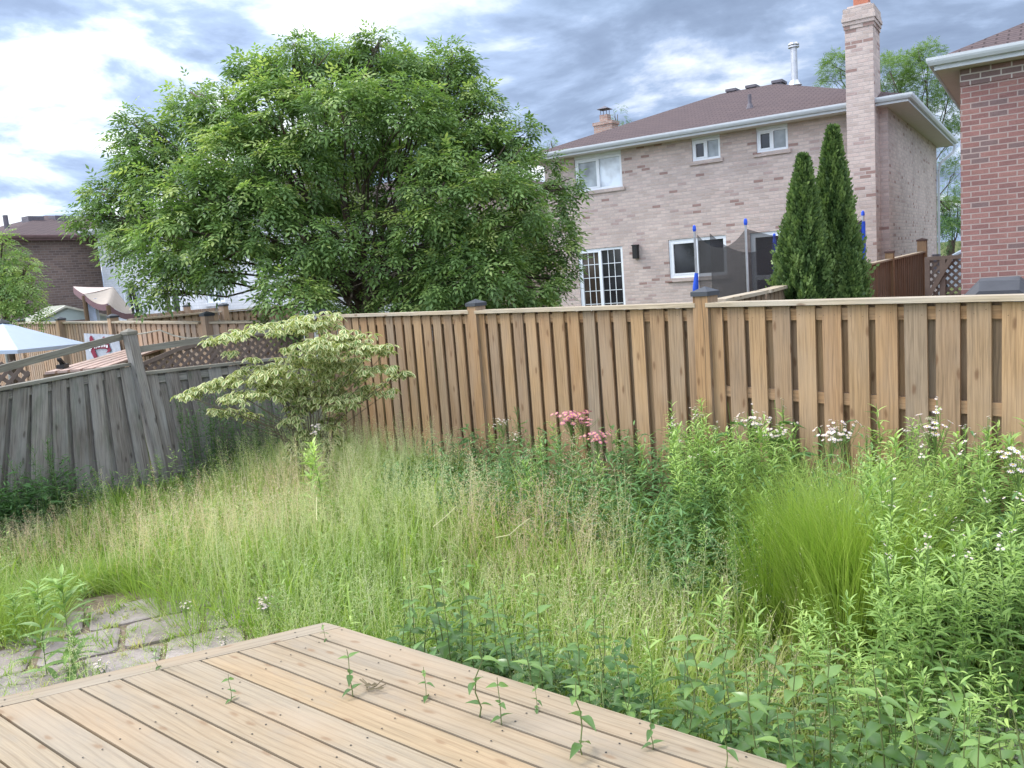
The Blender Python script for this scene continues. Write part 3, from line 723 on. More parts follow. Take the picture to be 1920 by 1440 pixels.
# ------------------------------------------------------------------ houses
def wall_with_holes(mb, pl, u0, u1, z0, z1, holes, v=0, rd=.09, m=0, uvo=0):
    us = sorted(set([u0, u1]+[h[0] for h in holes]+[h[1] for h in holes])); zs = sorted(set([z0, z1]+[h[2] for h in holes]+[h[3] for h in holes]))
    for a, b2 in zip(us[:-1], us[1:]):
        for c, d in zip(zs[:-1], zs[1:]):
            if any(h[0] <= a+1e-6 and h[1] >= b2-1e-6 and h[2] <= c+1e-6 and h[3] >= d-1e-6 for h in holes): continue
            mb.poly([pl.P(a, v, c), pl.P(b2, v, c), pl.P(b2, v, d), pl.P(a, v, d)], [(a+uvo, c), (b2+uvo, c), (b2+uvo, d), (a+uvo, d)], m)
    for a, b2, c, d in [h[:4] for h in holes]:
        for q in (((a, 0, c), (a, 0, d), (a, rd, d), (a, rd, c)), ((b2, rd, c), (b2, rd, d), (b2, 0, d), (b2, 0, c)), ((a, 0, d), (b2, 0, d), (b2, rd, d), (a, rd, d)), ((a, rd, c), (b2, rd, c), (b2, 0, c), (a, 0, c))):
            mb.poly([pl.P(p[0], v+p[1], p[2]) for p in q], [(p[0]+p[1], p[2]) for p in q], m)
def window(root, pl, u0, u1, z0, z1, split=(.5,), fw=.07, panes=('glass', 'glass2'), sill=True, vr=.09, brickm=None, name='window', grid=None, head=0, headm=None):
    f = MB(); v0, v1 = vr-.06, vr
    if head:
        f.box((u0, v0-.01, z1-head), (u1, v1, z1), (pl.o, pl.u, pl.v)); z1 = z1-head-.002
    f.box((u0+.004, v0, z0+.004), (u0+fw, v1, z1-.004), (pl.o, pl.u, pl.v)); f.box((u1-fw, v0, z0+.004), (u1-.004, v1, z1-.004), (pl.o, pl.u, pl.v))
    f.box((u0+fw+.001, v0, z0+.004), (u1-fw-.001, v1, z0+fw), (pl.o, pl.u, pl.v)); f.box((u0+fw+.001, v0, z1-fw), (u1-fw-.001, v1, z1-.004), (pl.o, pl.u, pl.v))
    ed = [u0+fw]+[u0+(u1-u0)*s_ for s_ in split]+[u1-fw]
    for s_ in split:
        um = u0+(u1-u0)*s_; f.box((um-.03, v0-.012, z0+fw+.002), (um+.03, v1, z1-fw-.002), (pl.o, pl.u, pl.v))
    wn = f.build(name, M['white'], root)
    # inner sash of the first light
    sa = MB(); a, b2 = ed[0], ed[1]-.03
    for q in (((a+.002, z0+fw+.002), (a+.04, z1-fw-.002)), ((b2-.035, z0+fw+.002), (b2-.002, z1-fw-.002)), ((a+.042, z0+fw+.002), (b2-.037, z0+fw+.04)), ((a+.042, z1-fw-.04), (b2-.037, z1-fw-.002))):
        sa.box((q[0][0], v0-.008, q[0][1]), (q[1][0], v1-.01, q[1][1]), (pl.o, pl.u, pl.v))
    s2 = sa.build('sash', M['white'], None); s2.parent = wn
    for i in range(len(ed)-1):
        gmb = MB(); vg = vr-.012; gmb.poly([pl.P(ed[i], vg, z0+fw), pl.P(ed[i+1], vg, z0+fw), pl.P(ed[i+1], vg, z1-fw), pl.P(ed[i], vg, z1-fw)])
        gmb.poly([pl.P(ed[i], vg+.006, z1-fw), pl.P(ed[i+1], vg+.006, z1-fw), pl.P(ed[i+1], vg+.006, z0+fw), pl.P(ed[i], vg+.006, z0+fw)])
        p_ = gmb.build('pane', M[panes[i % len(panes)]], None); p_.parent = wn
    if grid:
        gb = MB()
        for i in range(len(ed)-1):
            a, b2 = ed[i]+.03, ed[i+1]-.03
            for k in range(1, grid[0]): x = a+(b2-a)*k/grid[0]; gb.box((x-.009, vr-.026, z0+fw), (x+.009, vr-.016, z1-fw), (pl.o, pl.u, pl.v))
            for k in range(1, grid[1]): z = z0+fw+(z1-z0-2*fw)*k/grid[1]; gb.box((a, vr-.030, z-.009), (b2, vr-.027, z+.009), (pl.o, pl.u, pl.v))
        g2 = gb.build('glazing_bars', M['white'], None); g2.parent = wn
    if sill:
        sb = MB(); sb.box((u0-.07, -.05, z0-.10), (u1+.07, vr, z0-.002), (pl.o, pl.u, pl.v)); x = sb.build('sill', brickm, None); x.parent = wn
    return wn
def hip_roof(root, pl, u0, u1, v0, v1, ze, zr, ov=.45, ridge=None, m='roof', gut=True, soff=True):
    a, b2, c, d = pl.P(u0-ov, v0-ov, ze), pl.P(u1+ov, v0-ov, ze), pl.P(u1+ov, v1+ov, ze), pl.P(u0-ov, v1+ov, ze)
    ru0, ru1 = ridge if ridge else (u0+(v1-v0)/2, u1-(v1-v0)/2); vm_ = (v0+v1)/2
    e, f = pl.P(ru0, vm_, zr), pl.P(ru1, vm_, zr)
    rb = MB(); rb.poly([a, b2, f, e]); rb.poly([b2, c, f]); rb.poly([c, d, e, f]); rb.poly([d, a, e])
    ro = rb.build('roof', M[m], root)
    sb = MB(); sz = ze-.16
    ring_o = [(u0-ov, v0-ov), (u1+ov, v0-ov), (u1+ov, v1+ov), (u0-ov, v1+ov)]; ring_i = [(u0-.02, v0-.02), (u1+.02, v0-.02), (u1+.02, v1+.02), (u0-.02, v1+.02)]
    ring_i = [(u0+.02, v0+.02), (u1-.02, v0+.02), (u1-.02, v1-.02), (u0+.02, v1-.02)]
    for i in range(4):
        j = (i+1) % 4; sb.poly([pl.P(*ring_i[i], sz), pl.P(*ring_i[j], sz), pl.P(*ring_o[j], sz), pl.P(*ring_o[i], sz)][::-1])
    sb.build('soffit', M['soffit'], root)
    gb = MB()
    prof = [(0, -.17), (0, .02), (.10, .02), (.10, -.01), (.125, -.01), (.125, .008), (.13, .012), (.13, -.03), (.115, -.075), (.085, -.12), (.085, -.15), (.02, -.17)]
    prof = [(0, -.165), (.012, -.165), (.012, -.105), (.075, -.10), (.10, -.06), (.11, -.03), (.11, .010), (.085, .015), (0, .015)]
    for i in range(4):
        j = (i+1) % 4
        def cor(k, o):
            su, sv = (-1 if k in (0, 3) else 1), (-1 if k in (0, 1) else 1); return ring_o[k][0]+su*o, ring_o[k][1]+sv*o
        for (o0, h0), (o1, h1) in zip(prof[:-1], prof[1:]):
            gb.poly([pl.P(*cor(i, o0), ze+h0), pl.P(*cor(j, o0), ze+h0), pl.P(*cor(j, o1), ze+h1), pl.P(*cor(i, o1), ze+h1)])
    gb.build('gutter', M['gutter'], root)
    return ro, (ru0, ru1, vm_)

# --- pale brick house
pc_ = ond(1668, 450, 20.3)
HA = Plane(pc_, -33)            # u to the right ; corner at u=0
u_left = HA.uz(1026, 400)[0]
Wd = -u_left
ray_far = ray(1757, 430); # depth of side wall
az2 = HA.v; k_ = np.linalg.solve(np.stack([az2[:2], -ray_far[:2]], 1), (C0-HA.o)[:2]); Dp = min(max(float(k_[0]), 5), 11)
hz = HA.uz(1300, 242, -.5)[1]; ze = hz
h = thing('brick_house', 'two-storey house of pale pinkish brick with hip roof beyond the back fence', 'house', HA.P(-Wd/2, 0, 0))
def rect(pl, pts, v=0):
    q = [pl.uz(*p, v) for p in pts]; us = sorted(x[0] for x in q); zs = sorted(x[1] for x in q)
    return ((us[0]+us[1])/2, (us[2]+us[3])/2, (zs[0]+zs[1])/2, (zs[2]+zs[3])/2)
wins = dict(big=rect(HA, [(1073, 290), (1164, 276), (1167, 350), (1083, 361)]), s1=rect(HA, [(1296, 253), (1349, 246), (1351, 296), (1298, 303)]),
            s2=rect(HA, [(1417, 234), (1476, 226), (1478, 280), (1419, 286)]), low=rect(HA, [(1253, 450), (1362, 440), (1363, 514), (1256, 524)]))
sd_ = rect(HA, [(1083, 469), (1168, 461), (1172, 577), (1090, 585)]); sd_ = (sd_[0], sd_[1], sd_[3]-2.1, sd_[3])
pd2 = rect(HA, [(1406, 437), (1478, 431), (1480, 537), (1410, 545)]); pd2 = (pd2[0], pd2[0]+.95, sd_[2], pd2[3])
print('house', Wd, Dp, ze, wins, sd_, pd2)
hb = MB(); HT = ze-.16
holes = [wins[k] for k in wins]+[sd_, pd2]
wall_with_holes(hb, HA, -Wd, 0, 0, HT, holes)
for (p, q) in (((0, 0), (0, Dp)), ((0, Dp), (-Wd, Dp)), ((-Wd, Dp), (-Wd, 0))):
    ln = math.hypot(q[0]-p[0], q[1]-p[1]); hb.poly([HA.P(*p, 0), HA.P(*q, 0), HA.P(*q, HT), HA.P(*p, HT)], [(3.13, 0), (3.13+ln, 0), (3.13+ln, HT), (3.13, HT)])
hb.build('wall', M['brick'], h)
bl = MB()                                         # dark rooms behind the openings
for w in holes: bl.poly([HA.P(w[0], .35, w[2]), HA.P(w[1], .35, w[2]), HA.P(w[1], .35, w[3]), HA.P(w[0], .35, w[3])])
window(h, HA, *wins['big'], panes=('glass4', 'curtain') if 0 else ('glass2', 'curtain'), brickm=M['brick'], head=.16)
window(h, HA, *wins['s1'], panes=('glass', 'glass2'), brickm=M['brick'], head=.14, fw=.06)
window(h, HA, *wins['s2'], panes=('glass', 'glass2'), brickm=M['brick'], head=.14, fw=.06)
window(h, HA, *wins['low'], panes=('glass', 'glass'), brickm=M['brick'], fw=.09)
window(h, HA, *sd_, panes=('glass3', 'glass'), sill=False, name='sliding_door', grid=(3, 5), fw=.075)
window(h, HA, *pd2, split=(), panes=('glass',), sill=False, name='door', fw=.09)
mr = MB(); zz_ = pd2[2]+.95; mr.box((pd2[0]+.1, .01, zz_-.06), (pd2[1]-.1, .06, zz_+.06), (HA.o, HA.u, HA.v)); x = mr.build('door_rail', M['white'], h)
# hip roof with the ridge read at half depth
ru = HA.uz(1350, 176, Dp/2); ru2 = HA.uz(1452, 157, Dp/2); zr = (ru[1]+ru2[1])/2
print('ridge', ru, ru2)
ro, _ = hip_roof(h, HA, -Wd, 0, 0, Dp, ze, zr, ov=.5, ridge=(ru[0], ru2[0]))
def roofz(u, v): return ze+(zr-ze)*(v+.5)/(Dp/2+.5)
# chimney stack on the wall
cu0 = HA.uz(1589, 300, -.68)[0]; cu1 = HA.uz(1641, 300, -.68)[0]; cw = cu1-cu0; cz = HA.uz(1618, 50, -.68)[1]
ch = MB(); cf = (HA.P(cu0, 0, 0), HA.u, HA.v)
ch.box((0, -.68, 0), (cw, .25, cz), cf)
for k, e in enumerate((.02, .04, .06, .04)): ch.box((-e, -.68-e, cz+.085*k), (cw+e, .25+e, cz+.085*(k+1)), cf)
ch.box((-.03, -.71, cz+.34), (cw+.03, .28, cz+.46), cf)
ch.box((.05, -.62, cz+.46), (cw-.05, .19, cz+.52), cf)
chimney = ch.build('chimney', M['brick'], h)
M['clay'] = plain('clay_flue', (.42, .16, .10), .8)
cl = MB(); cl.box((cw/2-.16, -.36, cz+.52), (cw/2+.16, -.04, cz+1.1), cf); x = cl.build('clay_flue', M['clay'], None); x.parent = chimney
# roof furniture
def small(name, mb, m, par=h): return mb.build(name, m, par)
M['vent'] = plain('dark_vent', (.13, .12, .14), .6)
def pipe(px, pyb, pyt, r, v, m, name, capr=0):
    u, z = HA.uz(px, pyb, v); u2, z2 = HA.uz(px, pyt, v); mb = MB(); mb.tube([HA.P(u, v, z-.1), HA.P(u, v, z2)], r, 12)
    if capr: mb.tube([HA.P(u, v, z2-.14), HA.P(u, v, z2-.10)], capr, 12); mb.tube([HA.P(u, v, z2-.06), HA.P(u, v, z2)], [capr, capr*.8], 12); mb.tube([HA.P(u, v, z-.06), HA.P(u, v, z+.1)], [r*2.2, r*1.3], 12)
    else: mb.tube([HA.P(u, v, z-.06), HA.P(u, v, z+.08)], [r*2.2, r*1.2], 10)
    return small(name, mb, m)
pipe(1406, 200, 177, .05, 1.4, M['vent'], 'vent_pipe'); pipe(1490, 157, 80, .10, Dp/2-.3, M['steel'], 'metal_flue', .17)
for px, py, w in ((1375, 172, .13), (1412, 165, .13), (1461, 156, .13)):
    u, z = HA.uz(px, py, Dp/2+.2); vb = MB(); fr_ = (HA.P(u, Dp/2+.2, 0), HA.u, HA.v)
    vb.box((-w, -.25, z-.22), (w, .25, z-.02), fr_); vb.box((-w-.04, -.3, z-.02), (w+.04, .3, z+.06), fr_); small('roof_vent', vb, M['vent'])
# far chimney with cage cap
vch = Dp*.80; u, z = HA.uz(1130, 232, vch); u0_, _z = HA.uz(1113, 232, vch); u1_, _ = HA.uz(1147, 232, vch); zt = HA.uz(1130, 228, vch)[1]
M['oldbrick'] = brick('old_brick', [(0, (.34, .22, .18)), (.5, (.40, .27, .22))], (.4, .36, .33))
fc = MB(); fr_ = (HA.P(0, vch, 0), HA.u, HA.v)
fc.box((u0_, 0, ze), (u1_, .6, zt-.12), fr_); fc.box((u0_-.04, -.04, zt-.12), (u1_+.04, .64, zt), fr_)
um = HA.uz(1130, 232, vch)[0]; fc.box((um-.17, .1, zt), (um+.17, .44, zt+.28), fr_)
c2_ = small('chimney', fc, M['oldbrick'])
cg = MB(); z0 = zt+.28
for a in (-.13, 0, .13):
    for b2 in (.14, .4): cg.beam(HA.P(um+a, vch+b2, z0), HA.P(um+a, vch+b2, z0+.22), .02, .02)
cg.poly([HA.P(um-.24, vch+.0, z0+.22), HA.P(um+.24, vch+.0, z0+.22), HA.P(um, vch+.27, z0+.36)]); cg.poly([HA.P(um+.24, vch+.0, z0+.22), HA.P(um+.24, vch+.54, z0+.22), HA.P(um, vch+.27, z0+.36)])
cg.poly([HA.P(um+.24, vch+.54, z0+.22), HA.P(um-.24, vch+.54, z0+.22), HA.P(um, vch+.27, z0+.36)]); cg.poly([HA.P(um-.24, vch+.54, z0+.22), HA.P(um-.24, vch+.0, z0+.22), HA.P(um, vch+.27, z0+.36)])
x = cg.build('chimney_cap', M['vent'], None); x.parent = c2_
# wall lamp, downspout, meter
u, z = HA.uz(1194, 472); wl_ = MB(); wl_.box((u-.07, -.16, z-.19), (u+.07, 0, z+.17), (HA.o, HA.u, HA.v)); wl_.box((u-.085, -.175, z+.17), (u+.085, 0, z+.2), (HA.o, HA.u, HA.v)); small('wall_lamp', wl_, M['black'])
ds = MB(); pA = [HA.P(.55, Dp+.3, ze-.15), HA.P(.5, Dp+.2, ze-.4), HA.P(.12, Dp-.05, ze-.75), HA.P(.07, Dp-.12, ze-1.0), HA.P(.07, Dp-.12, .1)]
for a, b2 in zip(pA[:-1], pA[1:]): ds.beam(a, b2, .09, .07, wd=HA.v)
small('downspout', ds, M['gutter'])
mt_ = MB(); mt_.box((0.005, Dp-1.6, 1.15), (.22, Dp-1.15, 1.75), (HA.o, HA.u, HA.v)); small('meter_box', mt_, M['vent'])

# --- red brick house (right)
RA = Plane(ond(1801, 300, 12.6), -33)
rz = RA.uz(1800, 98, -.45)[1]; print('red eave', rz)
h2 = thing('brick_house', 'red brick house with white eaves filling the right edge of the view', 'house', RA.P(3, 0, 0))
rb_ = MB(); HT2 = rz-.16
W2, D2 = 7.5, 9
for (p, q) in (((0, 0), (W2, 0)), ((W2, 0), (W2, D2)), ((W2, D2), (0, D2)), ((0, D2), (0, 0))):
    ln = math.hypot(q[0]-p[0], q[1]-p[1]); rb_.poly([RA.P(*p, 0), RA.P(*q, 0), RA.P(*q, HT2), RA.P(*p, HT2)], [(.1, 0), (.1+ln, 0), (.1+ln, HT2), (.1, HT2)])
rb_.build('wall', M['red'], h2)
hip_roof(h2, RA, 0, W2, 0, D2, rz, rz+1.9, ov=.30, ridge=(3.4, 4.6))
sb = MB()                                     # soldier course under the eaves
sb.box((-.004, -.012, HT2-.24), (W2, 0, HT2-.005), (RA.o, RA.u, RA.v)); sb.build('frieze', brick('frieze_brick', [(0, (.24, .15, .14)), (.5, (.20, .14, .135))], (.5, .45, .42)), h2)

# --- brown house and white house (left)
BR = ond(189, 500, 31); BA = Plane(BR, 57)
ub = BA.uz(13, 500)[0]; bz = BA.uz(100, 441, -.3)[1]
h3 = thing('brick_house', 'dark brown brick house at the left edge with windowless side wall', 'house', BA.P(ub/2, 0, 0))
b3 = MB(); D3 = 9
for (p, q) in (((ub, 0), (0, 0)), ((0, 0), (0, D3)), ((0, D3), (ub, D3)), ((ub, D3), (ub, 0))):
    ln = math.hypot(q[0]-p[0], q[1]-p[1]); b3.poly([BA.P(*p, 0), BA.P(*q, 0), BA.P(*q, bz-.16), BA.P(*p, bz-.16)], [(.1, 0), (.1+ln, 0), (.1+ln, bz-.16), (.1, bz-.16)])
b3.build('wall', M['brown'], h3)
M['browngut'] = plain('brown_fascia', (.16, .10, .10), .6)
gsave = M['gutter']; ssave = M['soffit']; M['gutter'] = M['browngut']; M['soffit'] = M['browngut']
rl = BA.uz(85, 404, D3/2); r2 = BA.uz(165, 401, D3/2); print('brown', ub, bz, rl, r2)
hip_roof(h3, BA, ub, 0, 0, D3, bz, rl[1], ov=.3, ridge=(rl[0], r2[0]))
M['gutter'] = gsave; M['soffit'] = ssave
for px, py in ((60, 409), (110, 408)):
    u, z = BA.uz(px, py, D3/2-1.0); vb = MB(); vb.box((u-.3, D3/2-1.3, z-.2), (u+.3, D3/2-.8, z+.05), (BA.o, BA.u, BA.v)); vb.build('roof_vent', M['vent'], h3)
u, z = BA.uz(11, 414, 2.5); vb = MB(); vb.tube([BA.P(u, 2.5, z-.6), BA.P(u, 2.5, z+.2)], .09, 8); vb.build('vent_pipe', M['vent'], h3)
WA = Plane(ond(190, 500, 30.2), -33)
wz = WA.uz(250, 418, -.4)[1]; ww = WA.uz(560, 450)[0]
h4 = thing('brick_house', 'white painted brick house half hidden behind the big tree', 'house', WA.P(ww/2, 0, 0))
b4 = MB(); D4 = 8
hw = [rect(WA, [(226, 536), (263, 536), (267, 585), (236, 587)]), rect(WA, [(384, 520), (418, 516), (420, 566), (387, 570)])]
hd = rect(WA, [(303, 541), (336, 538), (340, 600), (306, 603)]); hd = (hd[0], hd[1], .3, hd[3])
print('white', wz, ww, hw, hd)
wall_with_holes(b4, WA, 0, ww, 0, wz-.16, hw+[hd])
for (p, q) in (((ww, 0), (ww, D4)), ((ww, D4), (0, D4)), ((0, D4), (0, 0))):
    ln = math.hypot(q[0]-p[0], q[1]-p[1]); b4.poly([WA.P(*p, 0), WA.P(*q, 0), WA.P(*q, wz-.16), WA.P(*p, wz-.16)], [(0, 0), (ln, 0), (ln, wz), (0, wz)])
b4.build('wall', M['whitebrick'], h4)
for w in hw: window(h4, WA, *w, panes=('glass2', 'glass2'), brickm=M['whitebrick'], fw=.08)
window(h4, WA, *hd, panes=('glass3', 'glass'), sill=False, name='sliding_door', fw=.08)
hip_roof(h4, WA, 0, ww, 0, D4, wz, wz+1.5, ov=.35)
# pink brick house glimpsed through the tree
PA = Plane(ond(600, 500, 33), -33); pz = PA.uz(700, 372)[1]; pw = PA.uz(905, 450)[0]
h5 = thing('brick_house', 'pinkish brick house glimpsed through the middle of the big tree', 'house', PA.P(pw/2, 0, 0))
b5 = MB()
for (p, q) in (((0, 0), (pw, 0)), ((pw, 0), (pw, 7)), ((pw, 7), (0, 7)), ((0, 7), (0, 0))):
    ln = math.hypot(q[0]-p[0], q[1]-p[1]); b5.poly([PA.P(*p, 0), PA.P(*q, 0), PA.P(*q, pz-.16), PA.P(*p, pz-.16)], [(0, 0), (ln, 0), (ln, pz), (0, pz)])
b5.build('wall', M['brick'], h5); hip_roof(h5, PA, 0, pw, 0, 7, pz, pz+1.3, ov=.35)

# ------------------------------------------------------------------ yard objects beyond the fences
# trampoline
tr = thing('trampoline', 'trampoline with blue-tipped poles and dark safety net beyond the cedar fence', 'trampoline', ond(1450, 560, 15.5)*A([1, 1, 0]))
tpx = [(1302, 432, 16.2, 'front'), (1398, 420, 15.2, 'front'), (1618, 404, 17.3, 'r'), (1452, 446, 18.6, 'b')]
tops = [ond(a, b2, d) for a, b2, d, _ in tpx]; ctr = sum(tops)/4; ctr[2] = .8
M['bluesh'] = M['blue']
for k, p in enumerate(tops):
    b0 = A([p[0], p[1], 0]); 
    if k == 3: b0 = b0+0
    mb = MB(); mb.tube([b0, p], .024 if k != 2 else .03, 10); po = mb.build('pole', M['steel'], tr)
    mb = MB(); mb.tube([p-UP*.02, p+UP*.02, p+UP*.08, p+UP*.10], [.026, .036, .03, .012], 10); x = mb.build('pole_tip', M['blue'], None); x.parent = po
    mb = MB(); zl = (p[2]-.82, p[2]-1.5, p[2]-.12, p[2]-.02)[k]
    mb.tube([b0+UP*.75, A([p[0], p[1], zl-.3])+HA.u*(-.03 if k == 0 else 0), A([p[0], p[1], zl])], [.055, .06, .035] if k != 2 else [.045, .045, .045], 10); x = mb.build('foam_sleeve', M['blue'], None); x.parent = po
mt2 = bpy.data.materials.new('safety_net'); mt2.use_nodes = True; t = mt2.node_tree; b = t.nodes['Principled BSDF']; b.inputs['Base Color'].default_value = (.03, .03, .033, 1); b.inputs['Roughness'].default_value = .8
b.inputs['Alpha'].default_value = .74
nb = MB()
def net(a, b2, sag, zlo, st=0):
    n = 10
    for i in range(n):
        t0, t1 = i/n, (i+1)/n
        def tp(t): 
            p = lerp(a, b2, t)-UP*(sag*4*t*(1-t)+.08); return p
        def bt(t):
            q = lerp(a, b2, t)+ (ctr-lerp(a, b2, t))*A([1, 1, 0])*(-.05*4*t*(1-t)); return A([q[0], q[1], zlo])
        nb.poly([bt(t0), bt(t1), tp(t1), tp(t0)])
a_ = tops[0]; inner0 = ond(1325, 560, 14.2)
net(tops[0]+HA.u*.05, tops[1], .30, .85); net(tops[1], tops[2], .25, .85); net(tops[2], tops[3], .2, .85); net(tops[3], tops[0]+HA.u*.3, .3, .85)
nb.build('net', mt2, tr)
mb = MB(); rr = 1.4; cc = A([ctr[0], ctr[1], 0]); ring = [cc+A([cos(2*pi*k/20)*rr, sin(2*pi*k/20)*rr, .8]) for k in range(21)]
mb.tube(ring, .03, 8, caps=False); mb.build('frame_ring', M['steel'], tr)
mb = MB(); mb.poly([cc+A([cos(2*pi*k/20)*(rr-.2), sin(2*pi*k/20)*(rr-.2), .8]) for k in range(20)]); mb.build('jumping_mat', M['black'], tr)
mb = MB(); 
for k in range(20):
    a = 2*pi*k/20; b2 = 2*pi*(k+1)/20; e = lambda an, r_, z: cc+A([cos(an)*r_, sin(an)*r_, z])
    mb.poly([e(a, rr+.08, .82), e(b2, rr+.08, .82), e(b2, rr-.22, .84), e(a, rr-.22, .84)])
mb.build('edge_pad', M['blue'], tr)
mb = MB()
for k in range(6):
    a = 2*pi*k/6; mb.tube([cc+A([cos(a)*rr, sin(a)*rr, .8]), cc+A([cos(a)*rr, sin(a)*rr, 0])], .025, 8)
mb.build('legs', M['steel'], tr)
# patio table or bench glimpsed beyond the fence
# grill cover
GA = Plane(ond(1850, 560, 7.4), -33)
gu = [GA.uz(*p) for p in ((1796, 556), (1836, 524), (1912, 520), (1960, 556))]
gc = MB(); zb = 1.0; dpt = .55
pr = [(gu[0][0]-.12, zb), (gu[0][0]+.02, gu[0][1]-.02), (gu[1][0], gu[1][1]), (gu[1][0]+.3, gu[1][1]+.004), (gu[2][0], gu[2][1]), (gu[3][0], gu[3][1]), (gu[3][0]+.05, zb)]
nn = 5
rowsv = [0, .08, .28, .48, .56]; ins = [-.10, -.02, 0, -.02, -.10]; base = [gu[1][1]]
rows = []
for v_, i_ in zip(rowsv, ins):
    rows.append([GA.P(u, v_-.1, z+(i_ if z > zb+.01 else 0)+random.uniform(-.008, .008)) for u, z in pr])
for r0, r1 in zip(rows[:-1], rows[1:]):
    for k in range(len(pr)-1): gc.poly([r0[k], r0[k+1], r1[k+1], r1[k]])
for k in range(len(pr)-1):
    f0, f1 = rows[0][k], rows[0][k+1]; gc.poly([A([f0[0], f0[1], .15])+GA.n*.05, A([f1[0], f1[1], .15])+GA.n*.05, f1, f0])
    f0, f1 = rows[-1][k], rows[-1][k+1]; gc.poly([f0, f1, A([f1[0], f1[1], .15]), A([f0[0], f0[1], .15])])
M['cover'] = plain('grill_cover_cloth', (.055, .057, .065), .6, var=.25, sc=3)
tag(gc.build('grill_cover', M['cover'], weld=True), 'dark grey fabric cover over a barbecue below the red brick wall', 'grill cover')
# lattice gate between the houses
GP = Plane(ond(1740, 520, 16.2), -33)
q = [GP.uz(*p) for p in ((1738, 482), (1800, 480), (1800, 620), (1738, 620))]
u0g, u1g, ztg = q[0][0], q[1][0]+.15, q[0][1]
lg = thing('lattice_gate', 'dark weathered lattice gate with diagonal brace between the two brick houses', 'gate', GP.P((u0g+u1g)/2, 0, 0))
lattice(lg, GP, [(u0g, .05), (u1g, .05), (u1g, ztg), (u0g, ztg)], sp=.10, w=.045, m=M['lat'])
mb = MB(); fr_ = (GP.o, GP.u, GP.v)
mb.box((u0g-.04, -.03, 0), (u0g+.05, .03, ztg), fr_); mb.box((u0g+.052, -.03, ztg-.07), (u1g+.05, .03, ztg), fr_); mb.box((u0g+.22, -.04, 0), (u0g+.32, .035, ztg-.072), fr_)
mb.beam(GP.P(u0g+.03, -.05, ztg-.75), GP.P(u0g+.42, -.05, ztg-.05), .08, .03, wd=UP); mb.build('gate_frame', M['lat'], lg)
# parked car between the houses
CP = Plane(ond(1785, 500, 33), -33)
u0c, zc_ = CP.uz(1764, 476); M['carpaint'] = plain('silver_blue_paint', (.42, .48, .58), .25, .5, .3, var=.02); M['dglass'] = glass('car_glass', (.10, .12, .16))
carr = thing('parked_car', 'silver-blue car roof glimpsed between the two brick houses', 'car', CP.P(u0c+1.8, 0, 0))
z1 = CP.uz(1796, 466)[1]; zt_ = z1
bod = [(0-.9, .35), (-.9, zt_-.75), (-.7, zt_-.62), (0, zt_-.45), (.75, zt_-.05), (1.6, zt_), (2.6, zt_-.08), (3.3, zt_-.5), (3.6, zt_-.62), (3.7, .35)]
mb = MB()
def ring(v_, ins): return [CP.P(u0c+u, v_, z-(ins if z > zt_-.4 else 0)) for u, z in bod]
ra_, rb2, rc_, rd_ = ring(-.85, .06), ring(-.65, 0), ring(.65, 0), ring(.85, .06)
for a, b2 in ((ra_, rb2), (rb2, rc_), (rc_, rd_)):
    for k in range(len(bod)-1): mb.poly([a[k], a[k+1], b2[k+1], b2[k]])
mb.poly(ra_[::-1]); mb.poly(rd_); mb.build('body', M['carpaint'], carr)
mb = MB(); mb.poly([CP.P(u0c+u, -.862, z) for u, z in ((.25, zt_-.42), (3.1, zt_-.45), (2.5, zt_-.15), (1.6, zt_-.1), (.85, zt_-.14))]); mb.build('side_window', M['dglass'], carr)
for uu in (0, 2.8):
    mb = MB(); mb.tube([CP.P(u0c+uu, -.88, .33), CP.P(u0c+uu, -.68, .33)], .33, 16); mb.build('wheel', M['black'], carr)
# shed
SA = Plane(ond(140, 600, 24.5), 38)
ap = SA.uz(122, 573); el = SA.uz(58, 606); er = SA.uz(211, 593); 
zl_ = (el[1]+er[1])/2
M['shedw'] = plain('pale_green_siding', (.40, .48, .47), .6, var=.05); M['shedr'] = plain('cream_corrugated_roof', (.50, .50, .42), .6, var=.1, sc=3)
sh = thing('garden_shed', 'pale green metal shed with cream gable roof beyond the orange-tan fence', 'shed', SA.P(ap[0], 0, 0))
mb = MB(); L_, Rr = el[0]+.08, er[0]-.08; DS = 3.0
mb.poly([SA.P(L_, 0, 0), SA.P(Rr, 0, 0), SA.P(Rr, 0, er[1]-.03), SA.P(ap[0], 0, ap[1]-.03), SA.P(L_, 0, el[1]-.03)])
mb.poly([SA.P(L_, DS, 0), SA.P(L_, 0, 0), SA.P(L_, 0, el[1]-.03), SA.P(L_, DS, el[1]-.03)]); mb.poly([SA.P(Rr, 0, 0), SA.P(Rr, DS, 0), SA.P(Rr, DS, er[1]-.03), SA.P(Rr, 0, er[1]-.03)])
mb.build('wall', M['shedw'], sh)
mb = MB()
for (a, b2) in ((el, ap), (ap, er)):
    mb.poly([SA.P(a[0], -.08, a[1]), SA.P(b2[0], -.08, b2[1]), SA.P(b2[0], DS, b2[1]), SA.P(a[0], DS, a[1])]); mb.poly([SA.P(a[0], -.08, a[1]-.06), SA.P(b2[0], -.08, b2[1]-.06), SA.P(b2[0], -.08, b2[1]), SA.P(a[0], -.08, a[1])])
    for k in range(1, 14):
        v_ = k*DS/14; mb.beam(SA.P(a[0], v_, a[1]+.01), SA.P(b2[0], v_, b2[1]+.01), .05, .02, wd=SA.v)
mb.build('roof', M['shedr'], sh)
